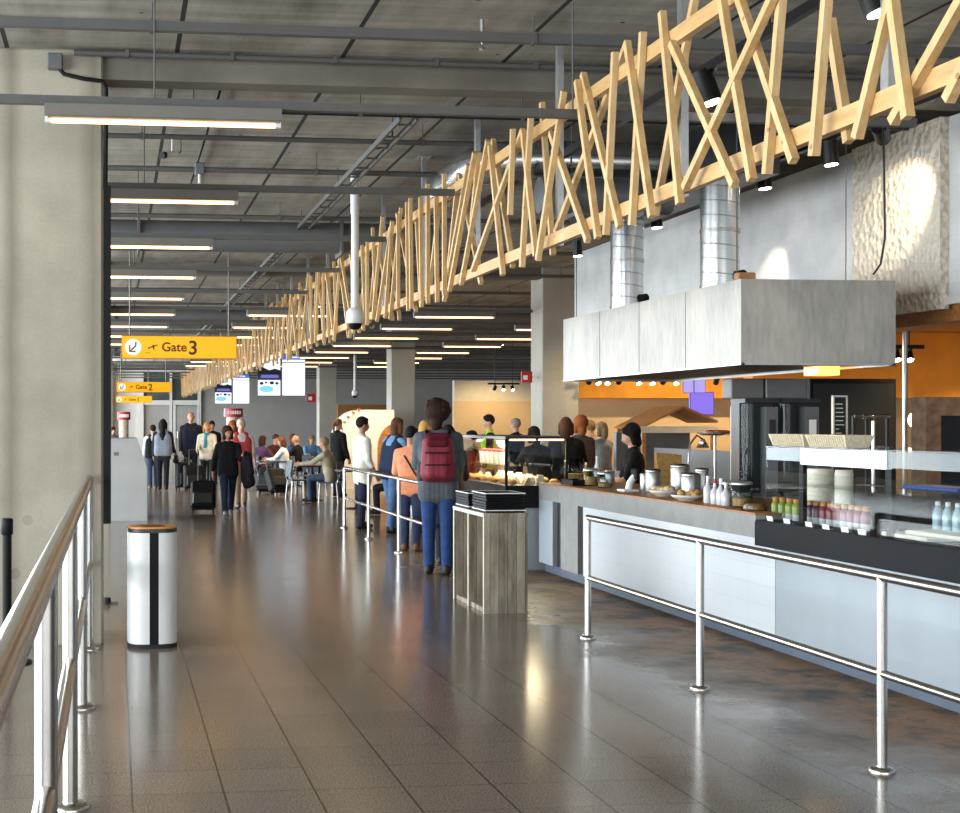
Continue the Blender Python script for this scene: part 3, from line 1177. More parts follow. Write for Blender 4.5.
for k, px in enumerate((770, 787, 809, 826, 845, 862)):
    y_ = aX(px, 520 + k * 2.2, GX - .03).y
    o = MB().box(-.004, .0, -.045, .045, 0, .035).build('price_card', 'price_card')
    o.location = (GX - .026, y_, .9368)
    o.rotation_euler.y = R(-12)
    tag(o, 'small white price card standing on the display ledge, ' + ORD[k] + ' from its far end', 'price card', 'price cards on the display ledge')

# little juice bottles in a row inside the case
pb = None
green = plain('green_juice', '#8f9a3c', .3, 0, .1, 8)
redj = plain('red_juice', '#7c1f2c', .3, 0, .12, 8)
pur = plain('purple_juice', '#5b3145', .3, 0, .12, 8)
capm = plain('orange_cap', '#c0833e', .45, 0, .1, 8)
clear = plain('clear_plastic', '#c9c9cc', .15, 0, .06, 8)


def juice(mat):
    b = root('juice_bottle', None, None)
    MB().lathe([(.031, 0), (.034, .01), (.034, .04), (.034, .045)], n=14).build('clear_foot', 'clear_plastic', b)
    MB().lathe([(.034, .045), (.035, .09), (.033, .11), (.02, .128), (.018, .132)], n=14).build('filled_body', mat, b)
    MB().lathe([(.024, .13), (.025, .155), (.02, .16)], n=14).build('cap', 'orange_cap', b)
    return b


bp = {m_: juice(m_) for m_ in ('green_juice', 'purple_juice', 'red_juice')}
used = set()
pxs = [776, 783, 790, 797, 804, 811, 817, 824, 831, 838, 845, 852, 859, 866]
for k, px in enumerate(pxs):
    kind = 'green_juice' if k < 4 else ('purple_juice' if k < 7 else 'red_juice')
    b = bp[kind] if kind not in used else copy_tree(bp[kind])
    used.add(kind)
    b.location = (GX + .16, aX(px, 515, GX + .16).y, .9372)
    tag(b, 'small ' + kind.split('_')[0] + ' juice bottle with orange cap, ' + ORD[k] + ' from the far end of its row', 'bottle', 'juice bottles in the display case')
# paper cup towers behind the glass
for k, (px0, px1, nm) in enumerate(((807, 834, 'wider'), (835, 853, 'slimmer'))):
    X_ = GX + .34 + k * .02
    c = aX((px0 + px1) / 2, 500, X_)
    r_ = (px1 - px0) / 2 * zX((px0 + px1) / 2, X_) / FOC
    b = root('cup_tower', 'tall cream stack of paper cups behind the juice bottles, the ' + nm + ' of two', 'cups', (X_, c.y, .9372))
    prof = [(r_ * .82, 0)]
    for q in range(11):
        prof += [(r_ * .98, .03 + q * .031), (r_, .034 + q * .031), (r_ * .95, .045 + q * .031)]
    MB().lathe(prof[:-1] + [(r_ * .9, .38)], n=22).build('paper_cup', 'paper_cup', b)
# wicker trays on top of the case
c0, c1, c2 = aX(778, 445, GX + .12), aX(815, 445, GX + .12), aX(858, 445, GX + .12)
for a_, b_, nm, lab in ((c1, c0, 'bread_basket', 'smooth cream bread basket on top of the glass case, left of the ribbed one'), (c2, c1, 'bread_basket', 'ribbed cream wicker bread basket on top of the glass case')):
    yy0, yy1 = a_.y + .01, b_.y - .01
    t2 = root(nm, lab, 'basket', (GX + .14, (yy0 + yy1) / 2, 1.4835), 0, 'baskets on the display case')
    L2 = (yy1 - yy0) / 2
    m = MB()
    def rect(h, d):
        return [(-.08 - d, -L2 + .03 - d), (.08 + d, -L2 + .03 - d), (.08 + d, L2 - .03 + d), (-.08 - d, L2 - .03 + d)]
    vs = [(x, y, z) for z, d in ((0, 0), (.085, .025), (.085, .017), (.02, -.01)) for x, y in rect(z, d)]
    fs = [(3, 2, 1, 0), (12, 13, 14, 15)]
    for q in range(3):
        for i in range(4):
            fs.append((q * 4 + i, q * 4 + (i + 1) % 4, q * 4 + 4 + (i + 1) % 4, q * 4 + 4 + i))
    m.add(vs, fs)
    body = m.build('basket_body', 'wicker', t2)
    if 'ribbed' in lab:
        m = MB()
        q = -L2 + .05
        while q < L2 - .04:
            m.bar((-.085, q, .005), (-.108, q, .08), .012, .012)
            q += .03
        m.build('ribs', 'wicker', body)
    m = MB()
    random.seed(3)
    for q in range(7):
        m.ball((random.uniform(-.04, .04), random.uniform(-L2 * .6, L2 * .6), .062), .04, 10, 6, 0, (1, 1.3, .7))
    o = m.build('bread_rolls', 'bread', t2)
    o['kind'] = 'stuff'
# boards and water bottles at the near end of the case
for k, (px, py, L_) in enumerate(((925, 535, .5), (948, 540, .6))):
    c = aX(px, py, GX + .2)
    o = MB().cbox(-.12, .12, -L_ / 2, L_ / 2, 0, .025, .01).build('bread_board', 'pale_edge')
    o.location = (GX + .17 + k * .05, c.y, .9374 + k * .026)
    tag(o, ('lower' if k == 0 else 'upper') + ' pale wooden board lying in the near end of the glass case', 'board', 'boards in the display case')
plain('water_blue', '#9db4bd', .1, 0, .1, 7)
bp = None
for k in range(6):
    px, py = 938 + (k % 3) * 10, 497 - (k // 3) * 0
    if bp is None:
        b = root('water_bottle', None, None)
        MB().lathe([(.03, 0), (.033, .01), (.033, .13), (.03, .15), (.013, .19), (.013, .2)], n=14).build('bottle_body', 'water_blue', b)
        MB().lathe([(.015, .2), (.015, .215)], n=12).build('cap', 'white_card', b)
        bp = b
    else:
        b = copy_tree(bp)
    X_ = GX + .33 + (k // 3) * .09
    b.location = (X_, aX(px, py, X_).y, 1.2075 if False else .9374)
    tag(b, 'clear water bottle in the glass case, ' + ('front' if k < 3 else 'back') + ' row, ' + ORD[k % 3] + ' from its far end', 'bottle', 'water bottles in the display case')

# ------------------------------------------------------------------ far hot display case
HXa, HXb, HY0, HY1 = 4.33, 5.05, 15.23, 17.6
t = root('hot_display', 'lit glass hot food display with black frame beyond the counter end', 'display case', (HXa, HY0, 0))
MB().box(HXa, HXb, HY0, HY1, .70, .95).build('base_cabinet', 'near_black', t, True)
MB().box(HXa + .25, HXb + .3, HY0 + .05, HY1, 0, .70).build('plinth', 'grey_front', t, True)
for x_ in (HXa + .012, HXb - .012):
    for y_ in (HY0 + .012, HY1 - .012):
        MB().box(x_ - .014, x_ + .014, y_ - .014, y_ + .014, .95, 1.47).build('frame_post', 'near_black', t, True)
MB().box(HXa, HXb, HY0, HY1, 1.47, 1.50).build('top_panel', 'charcoal', t, True)
MB().box(HXa + .01, HXb - .01, HY0 + .002, HY0 + .006, .96, 1.45).build('end_glass', 'glass', t, True)
MB().box(HXa + .002, HXa + .006, HY0 + .02, HY1 - .02, .96, 1.45).build('front_glass', 'glass', t, True)
for q in range(2):
    MB().cyl((HXa + .06 + q * .33, HY0 + .03, 1.462), (HXa + .35 + q * .33, HY0 + .03, 1.462), .010, n=8).build('lamp_strip', lamp_on, t, True)
MB().box(HXa + .05, HXb - .04, HY0 + .1, HY1 - .1, 1.16, 1.168).build('shelf', 'glass', t, True)
l = bpy.data.lights.new('case_lamp', 'AREA')
l.shape, l.size, l.size_y, l.energy, l.color = 'RECTANGLE', .5, 1.8, 70, (1, .8, .5)
o = bpy.data.objects.new('case_lamp', l)
COL.objects.link(o)
o.parent = t
o.location = (.36, 1.2, 1.455)
random.seed(21)
plain('pastry', '#c88c48', .6, 0, .4, 35, .3)
plain('sandwich', '#dcc59a', .7, 0, .3, 30, .3)
plain('paper_white', '#e9e2d2', .7, 0, .05, 9)
for k in range(22):
    mat = ('pastry', 'sandwich', 'paper_white', 'bread')[k % 4]
    q = random.random()
    nm = {'pastry': 'pastry', 'sandwich': 'sandwich', 'paper_white': 'paper_bag', 'bread': 'bread_roll'}[mat]
    x_, y_ = HXa + .12 + .16 * (k % 4), HY0 + .14 + .4 * (k // 4) + random.uniform(-.03, .03)
    m = MB()
    if mat == 'sandwich':
        m.prism([(-.06, 0), (.07, 0), (.0, .09)], 'y', -.035, .035)
    elif mat == 'paper_white':
        m.cbox(-.05, .05, -.04, .04, 0, .09, .015)
        m.prism([(-.03, .09), (.03, .09), (.035, .11), (-.035, .115)], 'y', -.02, .02)
    else:
        m.ball((0, 0, .036), .06, 12, 7, 0, (1, 1.35 if mat == 'pastry' else 1, .6))
        m.ball((.01, .01, .055), .03, 8, 5, 0, (1, 1.2, .6))
    o = m.build(nm, mat)
    o.location = (x_, y_, .951)
    o.rotation_euler.z = random.uniform(-.5, .5)
    tag(o, {'pastry': 'golden pastry', 'sandwich': 'pale cut sandwich', 'paper_white': 'white paper food bag', 'bread': 'brown bread roll'}[mat] + ' in the lit hot display, ' + ORD[k // 4] + ' row from its near end', 'food', 'food in the hot display')
for k in range(5):
    b = root('drink_carton', 'white drink cup with red lid on the hot display shelf, ' + ORD[k] + ' from its near end', 'cup', (HXa + .16, HY0 + .75 + k * .2, 1.169), 0, 'cups on the hot display shelf')
    MB().lathe([(.04, 0), (.05, .14)], n=14).build('cup', 'paper_white', b)
    MB().lathe([(.052, .14), (.052, .15), (.04, .17)], n=14).build('lid', 'red', b)

# ------------------------------------------------------------------ things standing on the counter
CT = .9853


def onct(px, X_):
    p = aX(px, 480, X_)
    return Vector((X_, p.y, CT))


def bowl(label, px, X_, r, h, mat='ceramic', food=None, grp='bowls on the counter'):
    t = root('serving_bowl', label, 'bowl', onct(px, X_), 0, grp)
    MB().lathe([(r * .5, 0), (r * .55, .008), (r * .85, h * .5), (r, h), (r * .96, h), (r * .8, h * .5), (r * .4, .02), (.001, .018)], n=26).build('bowl', mat, t)
    if food:
        m = MB()
        rnd = random.Random(int(px))
        for q in range(14):
            a_ = rnd.uniform(0, 2 * PI)
            d_ = rnd.uniform(0, r * .62)
            m.ball((d_ * math.cos(a_), d_ * math.sin(a_), h * .9 + rnd.uniform(-.005, .03)), r * .24, 8, 5, 0, (1, 1, .7))
        m.build('food', food, t)['kind'] = 'stuff'


bowl('white bowl heaped with pale rolls on the counter by the steel canisters', 665, FX + .26, .15, .055, 'ceramic', 'sandwich')
bowl('wide white shallow bowl on the counter edge in front of the canisters', 688, FX + .17, .15, .05, 'ceramic', 'bread')


def jar(name, label, cat, px, X_, r, h, mat, lidm=None, lid=.02, grp=None, neck=None, fill=None):
    t = root(name, label, cat, onct(px, X_), 0, grp)
    if neck:
        MB().lathe([(r * .9, 0), (r, .01), (r, h * .6), (r * .4, h * .8), (r * .36, h)], n=18).build('body', mat, t)
    else:
        MB().lathe([(r * .94, 0), (r, .01), (r, h * .94), (r * .9, h)], n=22).build('body', mat, t)
    if fill:
        MB().lathe([(r * .9, .012), (r * .9, h * fill)], n=18).build('contents', 'bread', t)
    if lidm:
        rr = r * (.42 if neck else 1.02)
        MB().lathe([(rr, h), (rr, h + lid), (rr * .8, h + lid + .006)], n=18).build('lid', lidm, t)
    return t


jar('steel_canister', 'brushed steel canister on the counter, nearest the cashier', 'canister', 653, FX + .42, .075, .2, 'brushed', 'steel', grp='steel canisters on the counter')
jar('steel_canister', 'tall brushed steel canister in the middle of the counter group', 'canister', 680, FX + .5, .085, .26, 'brushed', 'steel', grp='steel canisters on the counter')
jar('steel_canister', 'front brushed steel canister behind the shallow bowl', 'canister', 690, FX + .36, .075, .2, 'brushed', 'steel', grp='steel canisters on the counter')
jar('steel_canister', 'slim steel canister nearest the display case', 'canister', 702, FX + .5, .06, .24, 'brushed', 'steel', grp='steel canisters on the counter')
jar('glass_jar', 'clear jar of biscuits beside the bottle rack on the counter', 'jar', 731, FX + .25, .075, .17, 'glass_dark', 'brushed', fill=.5, grp='clear jars on the counter')
jar('glass_jar', 'clear square-shouldered jar next to the dark display', 'jar', 742, FX + .2, .08, .18, 'glass_dark', 'brushed', fill=.4, grp='clear jars on the counter')
for k, (px, hh) in enumerate(((708, .2), (715, .17), (721, .19), (726, .16))):
    jar('sauce_bottle', 'clear sauce bottle on a pale board, ' + ORD[k] + ' from the far side', 'bottle', px, FX + .18, .036, hh, 'clear_plastic', 'red' if k == 1 else 'white_card', grp='sauce bottles on the counter', neck=True)
t = root('flask', 'clear conical flask against the end of the dark display', 'flask', onct(755, FX + .14), 0)
MB().lathe([(.10, 0), (.105, .012), (.05, .12), (.03, .15), (.034, .17)], n=20).build('body', 'glass_dark', t)
MB().lathe([(.085, .004), (.088, .012), (.07, .05)], n=18).build('contents', 'warm_wood', t)
# beyond the cashier: jugs, jars, salad boxes
jar('glass_jar', 'tall clear jar beside the lit hot display', 'jar', 574, FX + .45, .11, .26, 'glass_dark', fill=.35, grp='clear jars on the counter')
jar('glass_jar', 'clear jar of yellow fruit between the hot display and the cashier', 'jar', 591, FX + .3, .08, .16, 'glass_dark', 'brushed', fill=.6, grp='clear jars on the counter')
jar('glass_jar', 'low clear jar right of the fruit jar, before the cashier', 'jar', 605, FX + .3, .075, .14, 'glass_dark', 'brushed', fill=.3, grp='clear jars on the counter')
t = root('dark_box', 'low dark wooden box at the far end of the counter', 'box', onct(576, FX + .2), 0)
MB().box(-.09, .09, -.2, .2, 0, .01).build('bottom', 'near_black', t)
for x0, x1, y0, y1 in ((-.1, .1, -.2, -.185), (-.1, .1, .185, .2), (-.1, -.088, -.2, .2), (.088, .1, -.2, .2)):
    MB().box(x0, x1, y0, y1, 0, .06).build('side_board', 'near_black', t)
jar('sauce_bottle', 'white squeeze bottle standing by the fruit jar', 'bottle', 597, FX + .5, .03, .28, 'white_card', 'white_card', neck=True)
jar('sauce_bottle', 'yellow squeeze bottle near the fruit jar', 'bottle', 586, FX + .5, .03, .2, plain('mustard', '#c9a02c', .4), 'white_card', neck=True)
t = root('card_terminal', 'curved white terminal arm on the counter in front of the cashier', 'terminal', onct(628, FX + .25), 0)
MB().cbox(-.08, .08, -.1, .1, 0, .02, .008).build('foot', 'white_card', t)
MB().tube([(0, -.02, .015), (.02, 0, .08), (.06, .01, .13), (.1, .01, .16)], .035, 10).build('arm', 'white_card', t)
MB().cbox(.05, .1, -.07, .07, .12, .22, .01).build('screen_head', 'near_black', t)
for k, (px, lab) in enumerate(((610, 'left of the cashier terminal'), (645, 'right of the cashier terminal'))):
    jar('steel_cup', 'short steel cup standing ' + lab, 'cup', px, FX + .55, .05, .16, 'brushed', grp='steel cups on the counter')

plain('warm_dark', '#4a3c30', .55, .2, .1, 6)
# ------------------------------------------------------------------ extractor hood
HX0, HX1, HYa, HYb, HZ0, HZ1 = 5.0, 6.32, 10.75, 15.24, 2.13, 2.81
t = root('extractor_hood', 'big galvanised box hood hanging over the kitchen counter', 'hood', (HX0, HYa, HZ0))
m = MB()
th = .02
m.box(HX0, HX0 + th, HYa, HYb, HZ0, HZ1)
m.box(HX1 - th, HX1, HYa, HYb, HZ0, HZ1)
m.box(HX0 + th, HX1 - th, HYa, HYa + th, HZ0, HZ1)
m.box(HX0 + th, HX1 - th, HYb - th, HYb, HZ0, HZ1)
m.box(HX0 + th, HX1 - th, HYa + th, HYb - th, HZ1 - th, HZ1 - .001)
m.build('hood_shell', 'galv', t, True)
m = MB().box(HX0 + .02, HX1 - .02, HYa + .02, HYb - .02, HZ0 + .015, HZ0 + .04)
m.build('filter_panel', 'warm_dark', t, True)
MB().box(6.1, 6.3, 11.6, 11.85, HZ0 - .06, HZ0 + .014).build('work_lamp', glow('amber_lamp', '#ffb21e', 4.0), t, True)
m = MB()
for a_ in ((HX0 - .004, HX0 + .03, HYa - .004, HYb + .004), (HX1 - .03, HX1 + .004, HYa - .004, HYb + .004), (HX0, HX1, HYa - .004, HYa + .03), (HX0, HX1, HYb - .03, HYb + .004)):
    m.box(a_[0], a_[1], a_[2], a_[3], HZ0 - .012, HZ0 + .004)
m.build('lower_lip', 'brushed', t, True)
for q in range(3):
    MB().box(HX0 - .003, HX0, HYa + 1.1 * (q + 1), HYa + 1.1 * (q + 1) + .006, HZ0, HZ1).build('seam', 'duct_grey', t, True)
for px in (627, 720):
    c = aX(px, 285, 5.42)
    o = MB().cyl((0, 0, 0), (0, 0, 3.819 - HZ1), .172, n=32, cap=False).build('exhaust_duct', 'spiral', t)
    o.location = (5.42 - HX0, c.y - HYa, HZ1 - HZ0)
    for z_ in (.05, .55):
        MB().cyl((0, 0, z_), (0, 0, z_ + .035), .179, n=32).build('collar', 'steel', o)
    m = MB().cyl((.12, -.14, .16), (.135, -.19, .16), .045, n=16)
    m.build('damper_knob', 'near_black', o)
m = MB()
MB().cbox(5.05, 5.2, 10.9, 11.0, HZ1, HZ1 + .07, .01).build('switch_box', 'warm_wood', t, True)
a_ = aX(883, 130, 6.0)
MB().tube([(6.0, a_.y, 4.05), (6.0, a_.y - .02, 3.5), (6.01, a_.y - .01, 3.1), (5.98, a_.y, 2.9), (5.93, a_.y + .02, HZ1 + .01)], .008, 6).build('power_cable', 'black_metal', t, True)
for x_, y_ in ((HX0 + .1, HYb - .15), (HX0 + .15, HYa + .4), (HX1 - .1, HYa + .6)):
    MB().cyl((x_, y_, HZ1), (x_, y_, CEIL), .005, n=6).build('suspension_wire', 'conduit_grey', t, True)
# ------------------------------------------------------------------ kitchen under and behind the hood
t = root('kitchen_island', 'dark steel kitchen island behind the counter under the hood', 'counter', (5.95, 12.45, 0))
MB().box(5.95, 6.75, 12.45, 17.2, 0, .93).build('carcass', 'charcoal', t, True)
MB().box(5.93, 6.77, 12.43, 17.22, .93, .96).build('worktop', 'brushed', t, True)
# two drink towers
for k, (p0, p1, lab) in enumerate(((743, 777, 'left one with plain panel'), (779, 818, 'right one with white label'))):
    X0, X1 = aY(p0, 450, 12.6).x, aY(p1, 450, 12.6).x
    w_ = X1 - X0
    X0 += .02
    t = root('drink_tower', 'tall dark drink cooler with glass column under the hood, ' + lab, 'drink cooler', (X0, 12.6, .962), 0, 'drink towers')
    MB().box(0, w_, .12, .3, 0, .9).build('back_case', 'charcoal', t)
    MB().cyl((w_ * .29, .12, .03), (w_ * .29, .12, .87), w_ * .26, n=22).build('glass_column', 'glass_dark', t)
    MB().cyl((w_ * .29, .16, .05), (w_ * .29, .16, .8), w_ * .1, n=14).build('inner_tube', 'brushed', t)
    MB().box(w_ * .62, w_ - .01, .0, .13, .03, .84).build('control_panel', 'duct_grey', t)
    MB().box(w_ * .72, w_ * .9, -.006, 0, .5, .72).build('label_plate', 'white_card' if k else 'charcoal', t)
    MB().box(-.004, w_ + .004, -.01, .3, .88, .92).build('top_cap', 'charcoal', t)
    MB().box(.01, w_ - .01, -.04, .12, 0, .03).build('drip_tray', 'steel', t)
for p0, p1, yt, lab in ((733, 766, 382, 'left cooler'), (768, 809, 380, 'right cooler')):
    X0, X1 = aY(p0, 390, 12.62).x, aY(p1, 390, 12.62).x
    o = MB().cbox(0, X1 - X0, 0, .2, 0, .19, .01).build('storage_box', 'duct_grey')
    o.location = (X0, 12.66, .962 + .9205)
    tag(o, 'grey storage box lying on top of the ' + lab, 'box', 'boxes on the drink coolers')
# black cabinet and rack
X0, X1 = aY(810, 400, 13.15).x, aY(896, 400, 13.15).x
t = root('tall_cabinet', 'tall black cabinet beside the drink coolers, taller than everything near it', 'cabinet', (X0, 13.15, 0))
MB().box(X0, X1, 13.15, 13.4, 0, 2.09).build('body', 'near_black', t, True)
MB().box(X0 + .03, X1 - .03, 13.13, 13.15, .1, 2.04).build('door', 'black_plastic', t, True)
MB().cyl((X1 - .08, 13.1, .9), (X1 - .08, 13.1, 1.3), .012).build('handle', 'steel', t, True)
Xa, Xb = aY(851, 415, 11.9).x, aY(889, 415, 11.9).x
t = root('steel_rack', 'tubular steel tray rack in front of the tall black cabinet', 'rack', (Xa, 11.9, 0))
zt = aY(873, 416, 11.9).z
m = MB()
for x_ in (Xa + .02, Xb - .02):
    for y_ in (11.9, 12.25):
        MB().cyl((x_, y_, 0), (x_, y_, zt), .014, n=12).build('upright', 'black_metal', t, True)
xm = aY(874, 430, 11.85).x
MB().tube([(Xa + .02, 11.88, zt), (Xb, 11.88, zt)], .014, 10).build('top_tube', 'steel', t, True)
MB().tube([(xm - .1, 11.86, zt - .005), (xm - .01, 11.86, zt - .01), (xm, 11.86, zt - .05), (xm, 11.86, 1.1)], .02, 10).build('drop_tube', 'steel', t, True)
for q in range(7):
    MB().box(Xa + .02, Xb - .02, 11.9, 12.25, .35 + q * .18, .362 + q * .18).build('tray_shelf', 'duct_grey', t, True)
t = root('menu_board', 'narrow chalkboard menu in a pale wooden frame on top of the glass case', 'menu board', (GX + .42, aX(840, 440, GX + .42).y, 1.4837), R(14))
MB().box(-.06, .06, 0, .012, 0, .36).build('board', 'charcoal', t)
for a_ in ((-.066, -.054, 0, .365), (.054, .066, 0, .365), (-.066, .066, 0, .012), (-.066, .066, .353, .365)):
    MB().box(a_[0], a_[1], -.006, .014, a_[2], a_[3]).build('frame', 'pale_edge', t)
m = MB()
rnd = random.Random(5)
for q in range(9):
    w_ = rnd.uniform(.03, .08)
    m.box(-.04, -.04 + w_, -.002, 0, .3 - q * .03, .306 - q * .03)
m.build('chalk_lines', 'paper_white', t)
MB().box(-.03, .03, .012, .09, 0, .01).build('foot', 'pale_edge', t)
# back counter and oven surround on the far right
t = root('back_counter', 'low black back counter behind the glass case', 'counter', (6.5, 7, 0))
MB().box(6.5, 7.1, 6.4, 11.4, 0, 1.06).build('body', 'near_black', t, True)
MB().box(6.47, 7.1, 6.4, 11.4, 1.06, 1.09).build('worktop', 'charcoal', t, True)
plain('blue_strip', '#2a4f9e', .5, 0, .1, 5)
o = MB().cbox(-.15, .15, -.4, .4, 0, .03, .01).build('blue_tray', 'blue_strip')
o.location = (6.85, 10.9, 1.0905)
tag(o, 'flat blue tray lying on the black back counter', 'tray')
X0 = aY(926, 420, 12.6).x
xo = aY(941, 420, 12.6).x
t = root('oven_surround', 'brown masonry oven surround with a dark opening behind the glass case', 'oven', (X0, 12.6, 0))
MB().box(X0, xo, 12.6, 12.85, 0, 1.9).build('masonry_pier', 'brick_brown', t, True)
MB().box(xo, X0 + 1.5, 12.6, 12.85, 1.72, 1.9).build('masonry_head', 'brick_brown', t, True)
MB().box(X0 + 1.35, X0 + 1.5, 12.6, 12.85, 0, 1.72).build('masonry_pier', 'brick_brown', t, True)
MB().box(xo, X0 + 1.35, 12.75, 12.85, 0, 1.72).build('oven_door', 'charcoal', t, True)
o = MB().cyl((0, 0, 0), (0, 0, 3.0 - 0), .028, n=14).build('steel_post', 'brushed', loc=(0, 0, 0))
p = aY(905, 330, 15.2)
o.location = (p.x, 15.2, 0)
tag(o, 'slim steel post standing at the right end of the hood', 'post')
# lit panels, warm lamp and pole on the far wall
pan = glow('lit_panel', '#ffffff', 5.0)
for k, (p0, p1, y0, y1) in enumerate(((901, 919, 379, 390), (923, 936, 381, 389))):
    a_, b_ = aY(p0, y1, 29.5), aY(p1, y0, 29.5)
    t = root('lit_panel', 'small bright lit panel high on the far food court wall, the ' + ('wider' if k == 0 else 'narrower') + ' of two', 'panel light', (a_.x, 29.58, a_.z), 0, 'lit wall panels')
    w_, h_ = b_.x - a_.x, b_.z - a_.z
    MB().box(0, w_, -.01, .0, 0, h_).build('diffuser', pan, t)
    MB().box(-.03, w_ + .03, -.0, .02, -.03, h_ + .03).build('frame', 'charcoal', t)
t = root('pendant_lamp', 'warm glowing globe lamp on a stand seen past the steel post', 'lamp', (aY(918, 440, 22).x, 22, 0))
z_ = aY(918, 420, 22).z
MB().ball((0, 0, z_), .16, 16, 10).build('globe', glow('warm_globe', '#ffcf85', 7.0), t)
MB().cyl((0, 0, .02), (0, 0, z_ - .15), .02).build('stem', 'black_metal', t)
MB().lathe([(.15, 0), (.15, .02), (.03, .03)], n=20).build('base', 'black_metal', t)

# pitched wooden stall roof with counter
a_, b_ = aY(641, 440, 17.5), aY(718, 440, 17.5)
t = root('market_stall', 'small wooden stall with pitched timber roof behind the cashier', 'stall', (a_.x, 17.5, 0))
x0, x1, z0, z1 = a_.x, b_.x, aY(640, 429, 17.5).z, aY(690, 408, 17.5).z
y0, y1 = 17.5, 18.5
m = MB()
xm = x0 + (x1 - x0) * .55
m.add([(x0, y0, z0), (x0, y1, z0), (xm, y1, z1), (xm, y0, z1), (x0 + .02, y0, z0 + .03), (x0 + .02, y1, z0 + .03), (xm, y1, z1 + .03), (xm, y0, z1 + .03)],
      [(0, 1, 2, 3), (7, 6, 5, 4), (0, 4, 5, 1), (1, 5, 6, 2), (2, 6, 7, 3), (3, 7, 4, 0)])
m.build('roof_slope', 'warm_wood', t, True)
m = MB()
m.add([(xm, y0, z1), (xm, y1, z1), (x1, y1, z0 + .08), (x1, y0, z0 + .08), (xm, y0, z1 + .03), (xm, y1, z1 + .03), (x1, y1, z0 + .11), (x1, y0, z0 + .11)],
      [(0, 1, 2, 3), (7, 6, 5, 4), (0, 4, 5, 1), (1, 5, 6, 2), (2, 6, 7, 3), (3, 7, 4, 0)])
m.build('roof_slope', 'warm_wood', t, True)
MB().box(x0 - .03, x1, y0 - .02, y0, z0 - .05, z0 + .035).build('fascia_board', 'pale_edge', t, True)
for x_ in (x0 + .05, x1 - .05):
    for y_ in (y0 + .05, y1 - .05):
        MB().box(x_ - .025, x_ + .025, y_ - .025, y_ + .025, 0, z0).build('post', 'warm_wood', t, True)
MB().box(x0, x1, y0, y1, 0, 1.0).build('stall_counter', 'charcoal', t, True)
MB().box(x0, x1, y0 + .9, y1, 1.0, z0 - .05).build('back_board', 'duct_grey', t, True)
# platter of orange food on a tall stand
p = aY(715, 440, 15.0)
t = root('food_platter', 'round platter of orange food on a tall stand at the kitchen island', 'platter', (6.55, aX(715, 440, 6.55).y, .9625))
zz = 1.65 - 13 * 15 / 1400 - .9625
MB().cyl((0, 0, 0), (0, 0, zz), .015).build('stem', 'steel', t)
MB().lathe([(.1, 0), (.1, .012), (.02, .02)], n=20).build('foot', 'steel', t)
MB().lathe([(.02, zz), (.14, zz + .005), (.2, zz + .03), (.195, zz + .035), (.13, zz + .014)], n=26).build('dish', 'steel', t)
m = MB()
rnd = random.Random(4)
for q in range(26):
    a_ = rnd.uniform(0, 6.28)
    d_ = rnd.uniform(0, .14)
    m.ball((d_ * math.cos(a_), d_ * math.sin(a_), zz + .04), .045, 8, 5, 0, (1, 1, .5))
m.build('orange_food', 'orange_food', t)['kind'] = 'stuff'
for k, (px, lab) in enumerate(((690, 'left of the orange platter'), (737, 'right of the orange platter'))):
    p = aX(px, 460, 6.4)
    t = root('heat_lamp_stand', 'curved steel heat lamp stand on the kitchen island, ' + lab, 'lamp stand', (6.4, p.y, .9625), 0, 'heat lamp stands')
    MB().lathe([(.08, 0), (.08, .015), (.02, .02)], n=18).build('foot', 'steel', t)
    MB().tube([(0, 0, .01), (-.02, 0, .25), (0, 0, .45), (.08, 0, .55), (.15, 0, .5)], .012, 8).build('arm', 'steel', t)
    MB().lathe([(.02, .0), (.07, -.1), (.065, -.1), (.015, -.005)], (.15, 0, .51), 18).build('shade', 'steel', t)
t = root('paper_bag', 'tan paper bag standing on the kitchen island behind the cashier', 'bag', (6.2, aX(668, 470, 6.2).y, .9605))
m = MB().add([(-.13, -.08, 0), (.13, -.08, 0), (.13, .08, 0), (-.13, .08, 0), (-.15, -.03, .36), (.15, -.03, .33), (.15, .03, .33), (-.15, .03, .36)],
             [(0, 1, 2, 3), (7, 6, 5, 4), (0, 4, 5, 1), (1, 5, 6, 2), (2, 6, 7, 3), (3, 7, 4, 0)])
m.build('bag_body', 'bread', t)
t = root('splash_screen', 'dark grey steel splash screen along the back of the kitchen island', 'splash screen', (6.72, 14.5, .9605))
MB().box(0, .03, -1.2, 2.4, 0, .38).build('panel', 'duct_grey', t)
o = MB().box(-.02, .02, 0, .16, 0, .42).build('menu_panel', 'cream')
p = aX(736, 438, 6.7)
o.location = (6.9, p.y, .0)
o.data.transform(Matrix.Scale(1, 4))
bpy.data.objects.remove(o)
t = root('cream_panel', 'cream upright sign panel standing left of the drink coolers', 'sign', (aY(731, 438, 14.2).x, 14.2, .9605))
w_ = aY(741, 438, 14.2).x - aY(731, 438, 14.2).x
MB().box(0, w_, 0, .02, 0, .87).build('panel', 'cream', t)
MB().box(0, w_, -.06, .08, 0, .012).build('foot', 'cream', t)
